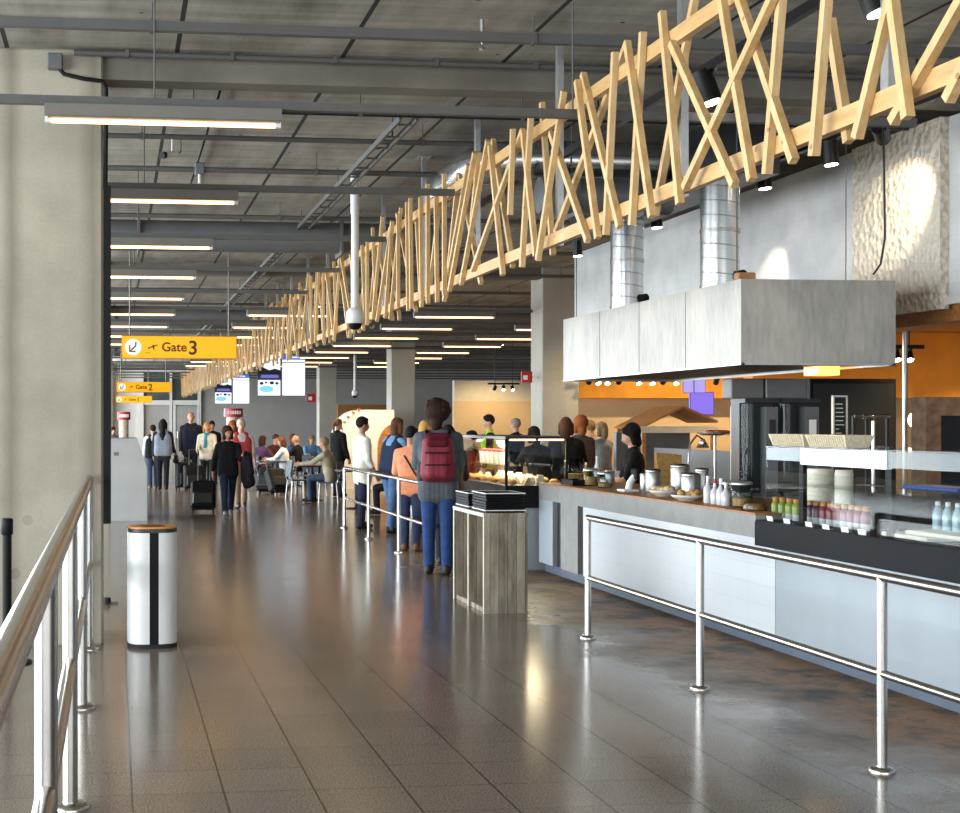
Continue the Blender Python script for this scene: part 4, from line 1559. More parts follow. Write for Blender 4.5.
# purple screens
pur_s = glow('purple_screen_glow', '#8a74e6', .8, '#6a55b8')
lil_s = glow('lilac_screen_glow', '#b0a2ee', .7, '#8f82cc')
a_, b_ = aY(690, 415, 19.4), aY(714, 392, 19.4)
t = root('purple_screen', 'purple upright screen hanging behind the stall', 'screen', (a_.x, 19.4, a_.z))
w_, h_ = b_.x - a_.x, b_.z - a_.z
MB().box(0, w_, 0, .04, 0, h_).build('case', 'purple', t)
MB().box(.01, w_ - .01, -.004, 0, .01, h_ - .01).build('display', pur_s, t)
MB().cyl((w_ / 2, .02, h_), (w_ / 2, .02, CEIL - a_.z), .012).build('hanger', 'black_metal', t)
for k, (p0, p1) in enumerate(((683, 693), (694, 705))):
    a_, b_ = aY(p0, 393, 19.0), aY(p1, 379, 19.0)
    t = root('lilac_monitor', 'tilted lilac monitor above the purple screen, ' + ('left' if k == 0 else 'right') + ' of two', 'screen', (a_.x, 19.0, a_.z), R(-8), 'lilac monitors')
    w_, h_ = b_.x - a_.x, b_.z - a_.z
    MB().box(0, w_, 0, .05, 0, h_).build('case', 'charcoal', t)
    MB().box(.006, w_ - .006, -.004, 0, .006, h_ - .006).build('display', lil_s, t)
    MB().cyl((w_ / 2, .02, h_), (w_ / 2, .02, CEIL - a_.z), .01).build('hanger', 'black_metal', t)

# ------------------------------------------------------------------ small spots of the food court
for nm, Y_, xs, z_, lab in (('a', 24.0, [8.35, 8.5, 8.68, 8.9, 9.25, 9.5, 9.72, 9.95, 10.4, 10.7], 2.5, 'on the low track over the food court'),
                            ('b', 17.2, [9.95, 10.12, 10.3], 2.62, 'on the low track right of the hood'),
                            ('c', 38.0, [10.5, 10.75, 11.0], 2.72, 'on the low track beyond the seated diners')):
    o = MB().box(xs[0] - .2, xs[-1] + .2, Y_ - .02, Y_ + .02, z_, z_ + .05).build('low_track', 'black_metal', loc=(xs[0], Y_, z_))
    tag(o, 'black lighting track ' + lab.replace('on the low track', 'hung low'), 'track', 'low lighting tracks')
    m = MB()
    for x_ in (xs[0], xs[-1]):
        m.cyl((x_, Y_, z_ + .05), (x_, Y_, CEIL if Y_ > 20 else 2.99), .008, n=6)
    m.build('track_rods', 'black_metal', o).data.transform(Matrix.Translation((-xs[0], -Y_, -z_)))
    for k, x_ in enumerate(xs):
        spot_light('small lit spotlight ' + lab + ', ' + ORD[k] + ' from its left end', (x_, Y_, z_ - .002), (x_ + random.uniform(-.6, .4), Y_ - 1.2 if k % 3 else Y_ + 2, .6), 0, .05, .12, 60,
                   'small spotlights ' + lab)
for k, (x_, y_) in enumerate(((12, 27.6), (15, 27.6), (10.8, 18.2), (13, 18.2), (13.5, 48), (6.3, 33.2), (4.8, 32.5), (9.5, 22.5), (8.6, 15.6), (8.8, 12.6))):  # unseen fill lamps added to warm and brighten the food court
    z_ = CEIL if y_ > 20 else 2.99
    t = root('added_fill_light', 'added warm fill light over the food court, ' + ORD[k] + ' of the scattered ones', 'lamp', (x_, y_, z_ - .03), 0, 'added food court fill lights')
    MB().lathe([(.1, .0), (.11, .01), (.11, .028)], n=22).build('ring', 'white_enamel', t)
    MB().cyl((0, 0, -.004), (0, 0, .0), .08, n=20).build('lens', spot_on, t)
    l = bpy.data.lights.new('added_fill_beam', 'SPOT')
    l.energy, l.spot_size, l.spot_blend, l.shadow_soft_size, l.color = 800, R(130), .6, .1, (1, .74, .42)
    o = bpy.data.objects.new('added_fill_beam', l)
    COL.objects.link(o)
    o.parent = t
    o.location = (0, 0, -.02)
# round white stall and ribbed arch beyond the queue
c = aY(341, 440, 34.5)
t = root('round_stall', 'big white rounded stall front with a toothed curved edge beyond the queue', 'stall', (c.x, 34.5, 0))
arc = [(.62 - .62 * math.cos(R(a)), 1.28 + .7 * math.sin(R(a))) for a in range(0, 91, 10)]
MB().prism([(0, 0)] + arc + [(1.35, 1.98), (1.35, 0)], 'y', 0, 1.6).build('white_shell', 'white_paint', t)
for a in range(5, 86, 14):
    q = (.62 - .64 * math.cos(R(a)), 1.28 + .72 * math.sin(R(a)))
    MB().box(q[0] - .04, q[0] + .03, -.03, .05, q[1] - .035, q[1] + .03).build('tooth', 'warm_wood', t)
arc2 = [(1.34 - .42 * math.cos(R(a)) , 1.0 + .62 * math.sin(R(a))) for a in range(0, 91, 10)]
MB().prism([(.92, .3)] + arc2 + [(1.34, .3)], 'y', -.05, -.005).build('wood_arch', 'warm_wood', t)
c = aY(441, 443, 29)
t = root('ribbed_arch', 'white ribbed arch showing above the heads of the queue', 'arch', (c.x, 29, 0))
for k in range(13):
    a = R(15 * k)
    MB().bar((-.42 * math.cos(a), 0, 1.1 + .28 * math.sin(a)), (-.52 * math.cos(a), 0, 1.1 + .38 * math.sin(a)), .07, .3, (0, 1, 0)).build('rib', 'white_paint', t)
m = MB()
m.prism([(-.43 * math.cos(R(a)), 1.1 + .29 * math.sin(R(a))) for a in range(0, 181, 12)] + [(.43, 0), (-.43, 0)], 'y', -.08, .08)
m.build('arch_core', 'pale_edge', t)
# exit flags on the columns
for k, (px, py, Y_, lab) in enumerate(((527, 377, 24.45, 'on the column behind the hood'), (311.5, 398, 51.8, 'on the far column by the big screens'))):
    p = aY(px, py, Y_)
    t = root('exit_sign', 'small red and white flag sign ' + lab, 'sign', (p.x, Y_, p.z), 0, 'red flag signs')
    xe = 7.548 - p.x
    s_ = .1 if k == 0 else .16
    MB().box(-s_, s_, 0, .03, -s_, s_).build('panel', 'red', t)
    MB().box(-s_ * .7, s_ * .1, -.004, 0, -s_ * .5, s_ * .3).build('pictogram', 'white_card', t)
    MB().box(s_, max(xe, s_ + .01), .01, .02, -.02, .02).build('bracket', 'white_card', t)
# ------------------------------------------------------------------ people
CL = {}


def cloth(hexc, rough=.85):
    n = 'cloth_' + hexc.strip('#') + ('' if rough > .7 else '_smooth')
    if n not in MATS:
        plain(n, hexc, rough, 0, .18, 9, .22, .2)
    return n


eye_m = plain('eye_dark', '#1a1412', .3)
lip_m = plain('lip', '#9a5548', .5)


def remesh(mb, voxel, iters=3, name='body'):
    me = mb.mesh(name, [])
    ob = bpy.data.objects.new('tmp', me)
    COL.objects.link(ob)
    r = ob.modifiers.new('r', 'REMESH')
    r.mode = 'VOXEL'
    r.voxel_size = voxel
    r.use_smooth_shade = True
    s_ = ob.modifiers.new('s', 'SMOOTH')
    s_.factor, s_.iterations = .5, iters
    dg = bpy.context.evaluated_depsgraph_get()
    dg.update()
    out = bpy.data.meshes.new_from_object(ob.evaluated_get(dg))
    out.name = name
    bpy.data.objects.remove(ob)
    bpy.data.meshes.remove(me)
    return out


def join_mesh(me, extra, mats):
    """append MB geometry (its own material slots) to a finished mesh"""
    bm = bmesh.new()
    bm.from_mesh(me)
    for f in bm.faces:
        f.material_index = 0
        f.smooth = True
    for mb, mi in extra:
        vs = [bm.verts.new(v) for v in mb.v]
        for f in mb.f:
            try:
                nf = bm.faces.new([vs[i] for i in f])
                nf.material_index = mi
                nf.smooth = True
            except ValueError:
                pass
    bm.to_mesh(me)
    bm.free()
    me.materials.clear()
    for m in mats:
        me.materials.append(MATS[m] if isinstance(m, str) else m)


def rotx(v, a):
    return Vector((v.x, v.y * math.cos(a) - v.z * math.sin(a), v.y * math.sin(a) + v.z * math.cos(a)))


def person(label, x, y, H, face, top, legs, shoe='#1c1a18', hair='#2a1d14', style='short', skin='skin', lean=0, la=(5, 8, 15), ra=(5, 8, 15),
           ll=(0, 0), rl=(0, 0), sleeve=1.0, hem=.0, vox=.013, head=(0, 0), jacket=None, width=1.0, scarf=None, vest=None, skirt=False, bare=False, z0=0.0, lift=None, group=None):
    """arms: forward pitch, out, elbow; legs: hip pitch, knee bend (degrees); local +Y is the way the person faces"""
    s = H / 1.75
    t = root('person', label, 'person', (x, y, 0), -R(face), group)
    up = lambda v: rotx(v, -R(lean))
    hipz = 0.0
    J = {}
    for sd, (hp, kb) in ((-1, ll), (1, rl)):
        h = Vector((.09 * sd * s, 0, hipz))
        k = h + rotx(Vector((0, 0, -.43 * s)), R(hp))
        a = k + rotx(Vector((0, 0, -.42 * s)), R(hp - kb))
        J[sd] = (h, k, a, R(hp - kb) if abs(hp - kb) < 60 else 0)
    low = min(J[-1][2].z, J[1][2].z) - .075 * s
    dz = -low
    for sd in J:
        J[sd] = tuple(v + Vector((0, 0, dz)) for v in J[sd][:3]) + (J[sd][3],)
    P = Vector((0, 0, dz))

    def T(x_, y_, z_):
        return P + up(Vector((x_ * s * width, y_ * s, z_ * s)))
    neck, headc = T(0, -.005, .52), None
    hd = T(0, .02, .70)
    hy, hp = R(head[0]), R(head[1])

    def Hh(x_, y_, z_):
        v = Vector((x_ * s, y_ * s, z_ * s))
        v = rotx(v, -hp)
        v = Vector((v.x * math.cos(hy) + v.y * math.sin(hy), -v.x * math.sin(hy) + v.y * math.cos(hy), v.z))
        return hd + v
    A = {}
    for sd, (fp, ou, el) in ((-1, la), (1, ra)):
        sh = T(.185 * sd, 0, .455)
        d = Vector((math.sin(R(ou)) * sd, 0, -math.cos(R(ou))))
        d = rotx(d, R(fp))
        e_ = sh + d * (.285 * s)
        d2 = Vector((math.sin(R(ou * .4)) * sd, 0, -math.cos(R(ou * .4))))
        d2 = rotx(d2, R(fp + el))
        w = e_ + d2 * (.25 * s)
        A[sd] = (sh, e_, w, d2)

    def torso(mb, g):
        for sd in (-1, 1):
            mb.capsule(T(.085 * sd, 0, .02), T(.07 * sd, .0, .2), (.105 + g) * s, (.1 + g) * s)
            mb.capsule(T(.07 * sd, 0, .2), T(.085 * sd, .0, .37), (.1 + g) * s, (.108 + g) * s)
            mb.capsule(T(.085 * sd, 0, .37), T(.15 * sd, -.005, .45), (.105 + g) * s, (.066 + g) * s)
        for q in (-.045, 0, .045):
            mb.capsule(T(q, .0, .02), T(q, 0, .4), (.105 + g) * s, (.112 + g) * s)
        mb.capsule(T(-.15, -.005, .45), T(0, -.005, .5), (.062 + g) * s, (.062 + g) * s)
        mb.capsule(T(.15, -.005, .45), T(0, -.005, .5), (.062 + g) * s, (.062 + g) * s)
    mb = MB()
    torso(mb, 0)
    mb.capsule(neck - Vector((0, 0, .03 * s)), Hh(0, -.02, -.05), .055 * s, .052 * s)
    mb.ball(Hh(0, -.008, .02), .1 * s, 16, 10, 0, (.78, .93, 1.02))
    mb.capsule(Hh(0, .035, -.055), Hh(0, .045, -.02), .046 * s, .05 * s)
    mb.capsule(Hh(0, .085, -.02), Hh(0, .1, -.028), .011 * s, .016 * s, 8, 3)
    for sd in (-1, 1):
        mb.ball(Hh(.078 * sd, -.01, -.005), .026 * s, 8, 6, 0, (.45, .8, 1.2))
    for sd in (-1, 1):
        sh, e_, w, d2 = A[sd]
        mb.capsule(sh, e_, .05 * s, .041 * s)
        mb.capsule(e_, w, .041 * s, .029 * s)
        h, k, a, fa = J[sd]
        mb.capsule(h, k, .086 * s, .056 * s)
        mb.capsule(k, a, .055 * s, .038 * s)
        mb.capsule(a, a + Vector((0, .03 * s, -.02 * s)), .034 * s, .03 * s)
    me = remesh(mb, vox, 3, 'person_body')
    ex = []
    hands = MB()
    for sd in (-1, 1):
        sh, e_, w, d2 = A[sd]
        side = Vector((0, 1, 0)) if abs(d2.y) < .8 else Vector((0, 0, 1))
        side = (side - d2 * side.dot(d2)).normalized()
        inn = d2.cross(side).normalized()
        if inn.x * sd > 0:
            inn = -inn
        palm = w + d2 * (.075 * s)
        for q in (-.022, 0, .022):
            hands.capsule(w - d2 * (.01 * s) + side * q * .5 * s, palm + side * (q * s), .02 * s, .014 * s, 8, 3)
        for q, L in ((-.03, .058), (-.01, .072), (.011, .07), (.03, .062)):
            b0 = palm + side * (q * s)
            b1 = b0 + d2 * (L * .5 * s) + inn * (.008 * s)
            b2 = b1 + (d2 * .75 + inn * .65).normalized() * (L * .5 * s)
            hands.capsule(b0, b1, .0095 * s, .0085 * s, 6, 2)
            hands.capsule(b1, b2, .0085 * s, .007 * s, 6, 2)
        tb = w + d2 * (.025 * s) + side * (.022 * s)
        tm = tb + (side * .8 + d2 * .7 + inn * .3).normalized() * (.038 * s)
        hands.capsule(tb, tm, .012 * s, .01 * s, 6, 2)
        hands.capsule(tm, tm + (d2 + inn * .4).normalized() * (.03 * s), .01 * s, .008 * s, 6, 2)
    eyes, lips = MB(), MB()
    for sd in (-1, 1):
        eyes.ball(Hh(.03 * sd, .083, .012), .0115 * s, 8, 5, 0, (1.2, .7, .7))
        eyes.capsule(Hh(.018 * sd, .088, .036), Hh(.044 * sd, .08, .036), .004 * s, .004 * s, 6, 2)
    lips.capsule(Hh(-.02, .086, -.058), Hh(.02, .086, -.058), .006 * s, .006 * s, 6, 2)
    join_mesh(me, [(hands, 0), (eyes, 1), (lips, 2)], [skin, 'eye_dark', 'lip'])
    o = bpy.data.objects.new('person_body', me)
    COL.objects.link(o)
    o.parent = t

    def put(name, mbx, mat, it=3, v=None, par=None):
        me_ = remesh(mbx, v or vox, it, name)
        for p in me_.polygons:
            p.use_smooth = True
        me_.materials.clear()
        me_.materials.append(MATS[mat])
        ob = bpy.data.objects.new(name, me_)
        COL.objects.link(ob)
        ob.parent = par or t
        return ob
    # trousers
    mb = MB()
    for sd in (-1, 1):
        h, k, a, fa = J[sd]
        mb.capsule(T(.07 * sd, 0, .04), h, .112 * s, .108 * s)
        mb.capsule(h, k, .1 * s, .071 * s)
        end = a if not bare else k.lerp(a, .2)
        mb.capsule(k, end, .069 * s, .058 * s)
    mb.capsule(T(-.06, 0, .03), T(.06, 0, .03), .115 * s, .115 * s)
    put('trousers', mb, cloth(legs))
    # shoes
    for sd in (-1, 1):
        h, k, a, fa = J[sd]
        mb = MB()
        toe = Vector((0, .16 * s, -.035 * s))
        if abs(fa) > .05:
            toe = rotx(toe, fa * .8)
        mb.capsule(a + Vector((0, -.03 * s, -.03 * s)), a + toe, .046 * s, .036 * s)
        mb.capsule(a + Vector((0, -.02 * s, 0.01)), a + toe * .5 + Vector((0, 0, .012 * s)), .045 * s, .04 * s)
        b_ = min(v[2] for v in mb.v)
        mb.v = [(v[0], v[1], max(v[2], a.z - .073 * s) if abs(fa) < .3 else v[2]) for v in mb.v]
        put('shoe', mb, cloth(shoe, .5), 2, .01)
    # top
    mb = MB()
    torso(mb, .016)
    if hem:
        for sd in (-1, 1):
            mb.capsule(T(.085 * sd, 0, .05), T(.09 * sd, .01, -hem), .122 * s, .118 * s)
        for q in (-.045, 0, .045):
            mb.capsule(T(q, 0, .05), T(q, .01, -hem), .122 * s, .117 * s)
    mb.capsule(T(0, -.01, .48), T(0, -.012, .535), .075 * s, .062 * s)
    for sd in (-1, 1):
        sh, e_, w, d2 = A[sd]
        mb.capsule(sh, e_, .07 * s, .058 * s)
        if sleeve > .5:
            mb.capsule(e_, e_.lerp(w, min(1.0, (sleeve - .5) * 2) * .96), .056 * s, .044 * s)
    tp = put('top', mb, cloth(top))
    if vest:
        mb = MB()
        for sd in (-1, 1):
            mb.capsule(T(.092 * sd, 0, .0), T(.092 * sd, .0, .38), .136 * s, .135 * s)
            mb.capsule(T(.1 * sd, 0, .38), T(.085 * sd, -.005, .5), .11 * s, .078 * s)
        mb.capsule(T(-.1, 0, .4), T(.1, 0, .4), .105 * s, .105 * s)
        for q in (-.045, 0, .045):
            mb.capsule(T(q, 0, .0), T(q, .0, .36), .136 * s, .132 * s)
        put('vest', mb, cloth(vest))
    if scarf:
        mb = MB()
        for q in range(12):
            a1, a2 = 2 * PI * q / 12, 2 * PI * (q + 1) / 12
            mb.capsule(T(.07 * math.cos(a1), .075 * math.sin(a1), .53), T(.07 * math.cos(a2), .075 * math.sin(a2), .53), .033 * s, .033 * s, 8, 3)
        mb.capsule(T(.03, .1, .5), T(.05, .14, .2), .04 * s, .05 * s)
        put('scarf', mb, cloth(scarf))
    # hair
    mb = MB()
    if style != 'bald':
        mb.ball(Hh(0, -.022, .042), .104 * s, 16, 10, 0, (.86, .98, .98))
        mb.ball(Hh(0, .03, .085), .06 * s, 12, 8, 0, (1.15, .9, .6))
        if style in ('bob', 'long', 'full'):
            for sd in (-1, 1):
                mb.capsule(Hh(.07 * sd, -.02, .03), Hh(.078 * sd, -.02, -.09), .04 * s, .035 * s)
            mb.capsule(Hh(0, -.07, .0), Hh(0, -.075, -.1), .07 * s, .06 * s)
        if style == 'full':
            mb.ball(Hh(0, -.05, .05), .115 * s, 14, 9, 0, (.98, .95, 1))
        if style == 'mop':
            mb.ball(Hh(0, -.035, .04), .128 * s, 14, 9, 0, (1.08, 1, 1))
            mb.capsule(Hh(0, -.06, .0), Hh(0, -.06, -.12), .075 * s, .06 * s)
            rr = random.Random(8)
            for q in range(26):
                a1, a2 = rr.uniform(0, 2 * PI), rr.uniform(-.5, 1.2)
                mb.ball(Hh(.12 * math.cos(a1) * math.cos(a2), -.035 + .1 * math.sin(a1) * math.cos(a2) - .01, .04 + .115 * math.sin(a2)), .03 * s, 8, 5)
        if style == 'long':
            mb.capsule(Hh(0, -.08, -.03), Hh(0, -.12, -.36), .075 * s, .045 * s)
        if style == 'tail':
            mb.capsule(Hh(0, -.1, .05), Hh(0, -.15, -.02), .035 * s, .04 * s)
            mb.capsule(Hh(0, -.15, -.02), Hh(0, -.14, -.18), .04 * s, .02 * s)
    else:
        for sd in (-1, 1):
            mb.capsule(Hh(.066 * sd, -.03, .01), Hh(.05 * sd, -.075, -.01), .024 * s, .026 * s)
        mb.capsule(Hh(-.05, -.078, -.01), Hh(.05, -.078, -.01), .026 * s, .026 * s)
    put('hair', mb, cloth(hair, .8), 2, .01)
    t['_'] = 0
    del t['_']
    return t, dict(T=T, A=A, J=J, Hh=Hh, s=s)


def place(px, py_feet):
    p = aF(px, py_feet)
    return p.x, p.y


# the man with the backpack
t, k = person('tall person in grey jacket and jeans wearing a dark red backpack', *place(438, 575), 1.88, 14, '#565d63', '#2b4272', '#241d18', '#2c1e16', 'mop', 'skin',
              lean=3, la=(18, 6, 70), ra=(25, 5, 60), ll=(3, 2), rl=(-4, 2), hem=.1, vox=.012, head=(14, 4))
T, s = k['T'], k['s']


def child_remesh(name, mb, mat, par, it=3, v=.012):
    me = remesh(mb, v, it, name)
    for p in me.polygons:
        p.use_smooth = True
    me.materials.append(MATS[mat])
    o = bpy.data.objects.new(name, me)
    COL.objects.link(o)
    o.parent = par
    return o


# worn by the person, a thing of its own
bp = root('backpack', 'dark red hiking backpack worn on the back of the tall person in grey', 'backpack', t.location, t.rotation_euler.z)
mb = MB()
for sd in (-1, 1):
    mb.capsule(T(.085 * sd, -.235, .1), T(.075 * sd, -.215, .4), .1, .085)
    mb.capsule(T(.06 * sd, -.3, .1), T(.06 * sd, -.27, .26), .07, .06)
for q in (-.04, 0, .04):
    mb.capsule(T(q, -.235, .1), T(q, -.215, .4), .1, .085)
    mb.capsule(T(q, -.3, .1), T(q, -.27, .26), .07, .06)
plain('pack_red', '#7d1f30', .7, 0, .2, 10, .1)
b_ = child_remesh('pack_body', mb, 'pack_red', bp)
mb = MB()
mb.capsule(T(-.07, -.29, .4), T(.07, -.29, .4), .05, .05)
mb.capsule(T(-.08, -.22, .45), T(.08, -.22, .45), .06, .06)
child_remesh('top_flap', mb, cloth('#5c1a28'), bp)
for sd in (-1, 1):
    MB().tube([T(.1 * sd, -.15, .42), T(.115 * sd, -.1, .515), T(.12 * sd, .02, .53), T(.125 * sd, .12, .44), T(.13 * sd, .135, .28), T(.15 * sd, .05, .12), T(.13 * sd, -.15, .08)], .022, 8).build('shoulder_strap', 'near_black', bp)
    mb = MB()
    mb.capsule(T(.17 * sd, -.2, .06), T(.17 * sd, -.2, .18), .045, .04)
    child_remesh('side_pocket', mb, cloth('#4b4e54'), bp)
for q in (.18, .3):
    MB().tube([T(-.12, -.33, q), T(0, -.375, q), T(.12, -.33, q)], .008, 6).build('compression_strap', 'near_black', bp)

t, k = person('person in peach top with a red jacket over one arm, second before the plank stand', *place(411, 551), 1.6, 25, '#e0936f', '#2c3550', '#6b4426', '#1d1512', 'short', 'skin_tan',
              lean=2, la=(14, 12, 55), ra=(20, 10, 75), ll=(2, 3), rl=(-3, 2), sleeve=.45, hem=.06, head=(25, 8))
T = k['T']
MB().tube([T(-.15, .02, .52), T(-.06, -.13, .4), T(.08, -.14, .18), T(.16, -.05, .05)], .012, 6).build('bag_strap', 'near_black', t)
j = root('red_jacket', 'orange red jacket draped over the arm of the person in peach', 'jacket', t.location, t.rotation_euler.z)
mb = MB()
e_, w_ = k['A'][1][1], k['A'][1][2]
mid = e_.lerp(w_, .3)
for q in range(4):
    x_ = Vector((.02 - .0 * q, -.05 + .045 * q, 0))
    mb.capsule(mid + x_ + Vector((.01, 0, .05)), mid + x_ + Vector((.0, -.01, -.42)), .055, .045)
mb.capsule(mid + Vector((.03, .0, .12)), mid + Vector((.03, -.02, .22)), .075, .055)
child_remesh('jacket_cloth', mb, cloth('#c93f28'), j)

t, k = person('person with brown bob in denim jacket leaning on the queue railing', *place(391, 533), 1.74, 60, '#6f8db0', '#4a678c', '#1d1a1a', '#5b3d28', 'bob', 'skin_pale',
              lean=10, la=(48, 8, 38), ra=(40, 14, 50), ll=(10, 4), rl=(-6, 2), vox=.013, vest='#1f2b40')
t, k = person('person with short dark hair in loose white shirt and dark trousers behind the far railing', *place(362, 529), 1.74, 78, '#d9d6c8', '#23263a', '#191818', '#1c1512', 'short', 'skin_tan',
              la=(8, 6, 20), ra=(4, 4, 25), ll=(3, 2), rl=(-3, 3), sleeve=.75, hem=.14)
t, k = person('person with blond hair half hidden between the denim jacket and the peach top', 4.55, 20.3, 1.68, 40, '#b58a62', '#39404d', '#222222', '#c99a55', 'bob', 'skin', vox=.016, group=None)
t, k = person('person in dark coat standing just beyond the red backpack', aX(456, 500, 3.86).x, 16.0, 1.62, 10, '#26211f', '#20242c', '#191818', '#2a1a12', 'bob', 'skin', la=(20, 8, 60), ra=(20, 8, 60), hem=.12, vox=.015)
t, k = person('person with dark hair and a yellow scarf behind the hot display', aY(472, 500, 20.5).x, 20.5, 1.53, -60, '#4c3a33', '#2a2d35', '#222222', '#211611', 'short', 'skin', vox=.016, scarf='#c6b32d')
t, k = person('person in bright green safety vest looking to the side behind the hot display', aY(489, 430, 24).x, 24, 1.79, -80, '#1e2024', '#23262c', '#1a1a1a', '#1d1612', 'short', 'skin_pale', vox=.016, vest='#a6d02f', head=(-10, 0))
t, k = person('person with thinning grey hair in dark suit beyond the hot display', aY(516, 430, 26).x, 26, 1.73, -40, '#23262d', '#23262d', '#1a1a1a', '#8b8178', 'short', 'skin', vox=.016)
t, k = person('person with dark bobbed hair bending low right of the hot display', aY(541, 440, 18.6).x, 18.6, 1.62, -20, '#2a2220', '#24272e', '#1a1a1a', '#2a1a14', 'bob', 'skin', lean=14, vox=.016, la=(40, 8, 40), ra=(40, 8, 40))
t, k = person('person with very long brown hair and black top at the salad side', aY(566, 440, 18.9).x, 18.9, 1.72, 25, '#241d1b', '#24272e', '#1a1a1a', '#5a3a26', 'long', 'skin', vox=.015, la=(30, 8, 45), ra=(35, 8, 50))
t, k = person('person with auburn hair and grey shirt next to the long haired one', aY(580, 440, 20.2).x, 20.2, 1.74, -15, '#68605e', '#2b2e36', '#1a1a1a', '#a05a30', 'full', 'skin_tan', vox=.016, la=(20, 8, 60))
t, k = person('person with ash blond hair in grey cardigan facing away beside the column', aY(602, 440, 21.6).x, 21.6, 1.66, -30, '#9aa0a4', '#3a3e48', '#1a1a1a', '#8a7454', 'bob', 'skin_pale', vox=.016, la=(20, 8, 70), ra=(20, 8, 60))
t, k = person('person mostly hidden behind the grey cardigan, only the brown hair showing', aY(591, 440, 23.5).x, 23.5, 1.68, 10, '#a58d74', '#3a3e48', '#1a1a1a', '#7c6144', 'short', 'skin', vox=.018)
t, k = person('cashier with black hair and black shirt behind the counter', 5.95, aX(637, 450, 5.95).y, 1.62, -78, '#15151a', '#17181c', '#151515', '#17110f', 'full', 'skin_pale', lean=6, la=(22, 8, 35), ra=(18, 8, 40), sleeve=.55, vox=.012, head=(-6, 14))

# walkers on the left
t, k = person('person striding along in black top and navy trousers pulling a case', *place(228, 516), 1.62, 178, '#131317', '#1d2538', '#77757a', '#35221a', 'full', 'skin_tan',
              la=(30, 8, 80), ra=(-18, 14, 10), ll=(-16, 14), rl=(22, 8), sleeve=.9, hem=.06, vox=.012, head=(-14, 0))
wk = t
c = root('dark_coat', 'black coat hanging over the arm of the striding person', 'coat', t.location, t.rotation_euler.z)
e_, w_ = k['A'][-1][1], k['A'][-1][2]
mb = MB()
for q in range(4):
    p = e_.lerp(w_, .2 + q * .22) + Vector((-.05, .01, .02))
    mb.capsule(p, p + Vector((-.03 - .02 * q, .02 * (q - 1.5), -.4 - .09 * (q % 2))), .06, .085)
    mb.capsule(p + Vector((-.05, .03, 0)), p + Vector((-.09, .05 * (q - 1.5), -.5 + .06 * q)), .05, .06)
child_remesh('coat_cloth', mb, cloth('#121116'), c, 3, .015)
t, k = person('person with short grey hair in red vest and pale trousers behind the striding one', *place(241, 508), 1.74, 175, '#e3ddd4', '#b29a80', '#4b3a30', '#c7c0b6', 'short', 'skin_pale', vox=.014,
              la=(6, 10, 25), ra=(0, 10, 20), ll=(-8, 8), rl=(12, 5), sleeve=.6, vest='#c04a4c')
t, k = person('person with auburn hair just behind the striding one, mostly hidden', aY(233, 430, 29.5).x, 29.5, 1.68, 182, '#8a4638', '#3b3230', '#222222', '#9a4f2c', 'full', 'skin_tan', vox=.017)
t, k = person('very tall bald person in dark open jacket beside the standing cases', aY(191, 480, 35.5).x, 35.5, 1.93, 178, '#2b2a2e', '#20242e', '#191818', '#4a3a30', 'bald', 'skin', vox=.015, hem=.1,
              la=(4, 8, 15), ra=(4, 8, 12), width=1.05, vest='#20263a')
t, k = person('person with blond hair in cream jacket and teal scarf holding a case handle', aY(207, 485, 35).x, 35, 1.66, 184, '#ddd6c6', '#1f2026', '#191818', '#b98a55', 'bob', 'skin', vox=.015, hem=.06,
              la=(15, 8, 50), ra=(10, 10, 60), scarf='#3c8a96')
t, k = person('person with black hair showing behind the cream jacket', aY(212, 440, 37.5).x, 37.5, 1.7, 170, '#22201f', '#22201f', '#191818', '#151110', 'short', 'skin_tan', vox=.018)
t, k = person('person with long black hair in grey cardigan seen from behind near the desk', aY(163, 485, 34.5).x, 34.5, 1.74, 8, '#24232a', '#17171c', '#151515', '#181310', 'long', 'skin', vox=.014, hem=.1,
              la=(4, 9, 12), ra=(10, 9, 40), ll=(5, 3), rl=(-6, 4), vest='#7d8592')
g = k
hb = root('handbag', 'black handbag hanging at the side of the long haired person near the desk', 'handbag', t.location, t.rotation_euler.z)
w_ = g['A'][1][2]
mb = MB()
mb.capsule(w_ + Vector((.05, -.1, -.22)), w_ + Vector((.05, .1, -.22)), .07, .07)
mb.capsule(w_ + Vector((.05, -.1, -.12)), w_ + Vector((.05, .1, -.12)), .05, .05)
child_remesh('bag_body', mb, 'near_black', hb)
MB().tube([w_ + Vector((.05, -.11, -.1)), w_ + Vector((.04, -.06, .02)), w_ + Vector((.03, .0, .05)), w_ + Vector((.04, .06, .02)), w_ + Vector((.05, .11, -.1))], .01, 6).build('bag_handle', 'near_black', hb)
t, k = person('person in dark vest, white sleeves and jeans left of the long haired one', aY(153, 487, 35.3).x, 35.3, 1.6, -6, '#d7d5d2', '#33405c', '#5c4a3a', '#2a1f1a', 'short', 'skin', vox=.015, vest='#1b1d24', ll=(-4, 3), rl=(6, 3))
t, k = person('small figure standing beyond the desk beside the poster kiosk', aY(113, 440, 44).x, 44, 1.52, 150, '#7a7f88', '#2a2d35', '#191818', '#2a1f1a', 'short', 'skin', vox=.02)
t, k = person('person with ponytail in black standing by the second pale column', aY(338, 440, 31).x, 31, 1.74, 60, '#161619', '#1d1e24', '#151515', '#7d5f3f', 'tail', 'skin', vox=.017, hem=.05)

# seated people
SEAT = dict(ll=(86, 88), rl=(84, 86))


def seated(label, x, y, H, face, top, legs, hair, style='short', skin='skin', vox=.016, **kw):
    return person(label, x, y, H, face, top, legs, '#1c1a18', hair, style, skin, vox=vox, **{**SEAT, **kw})


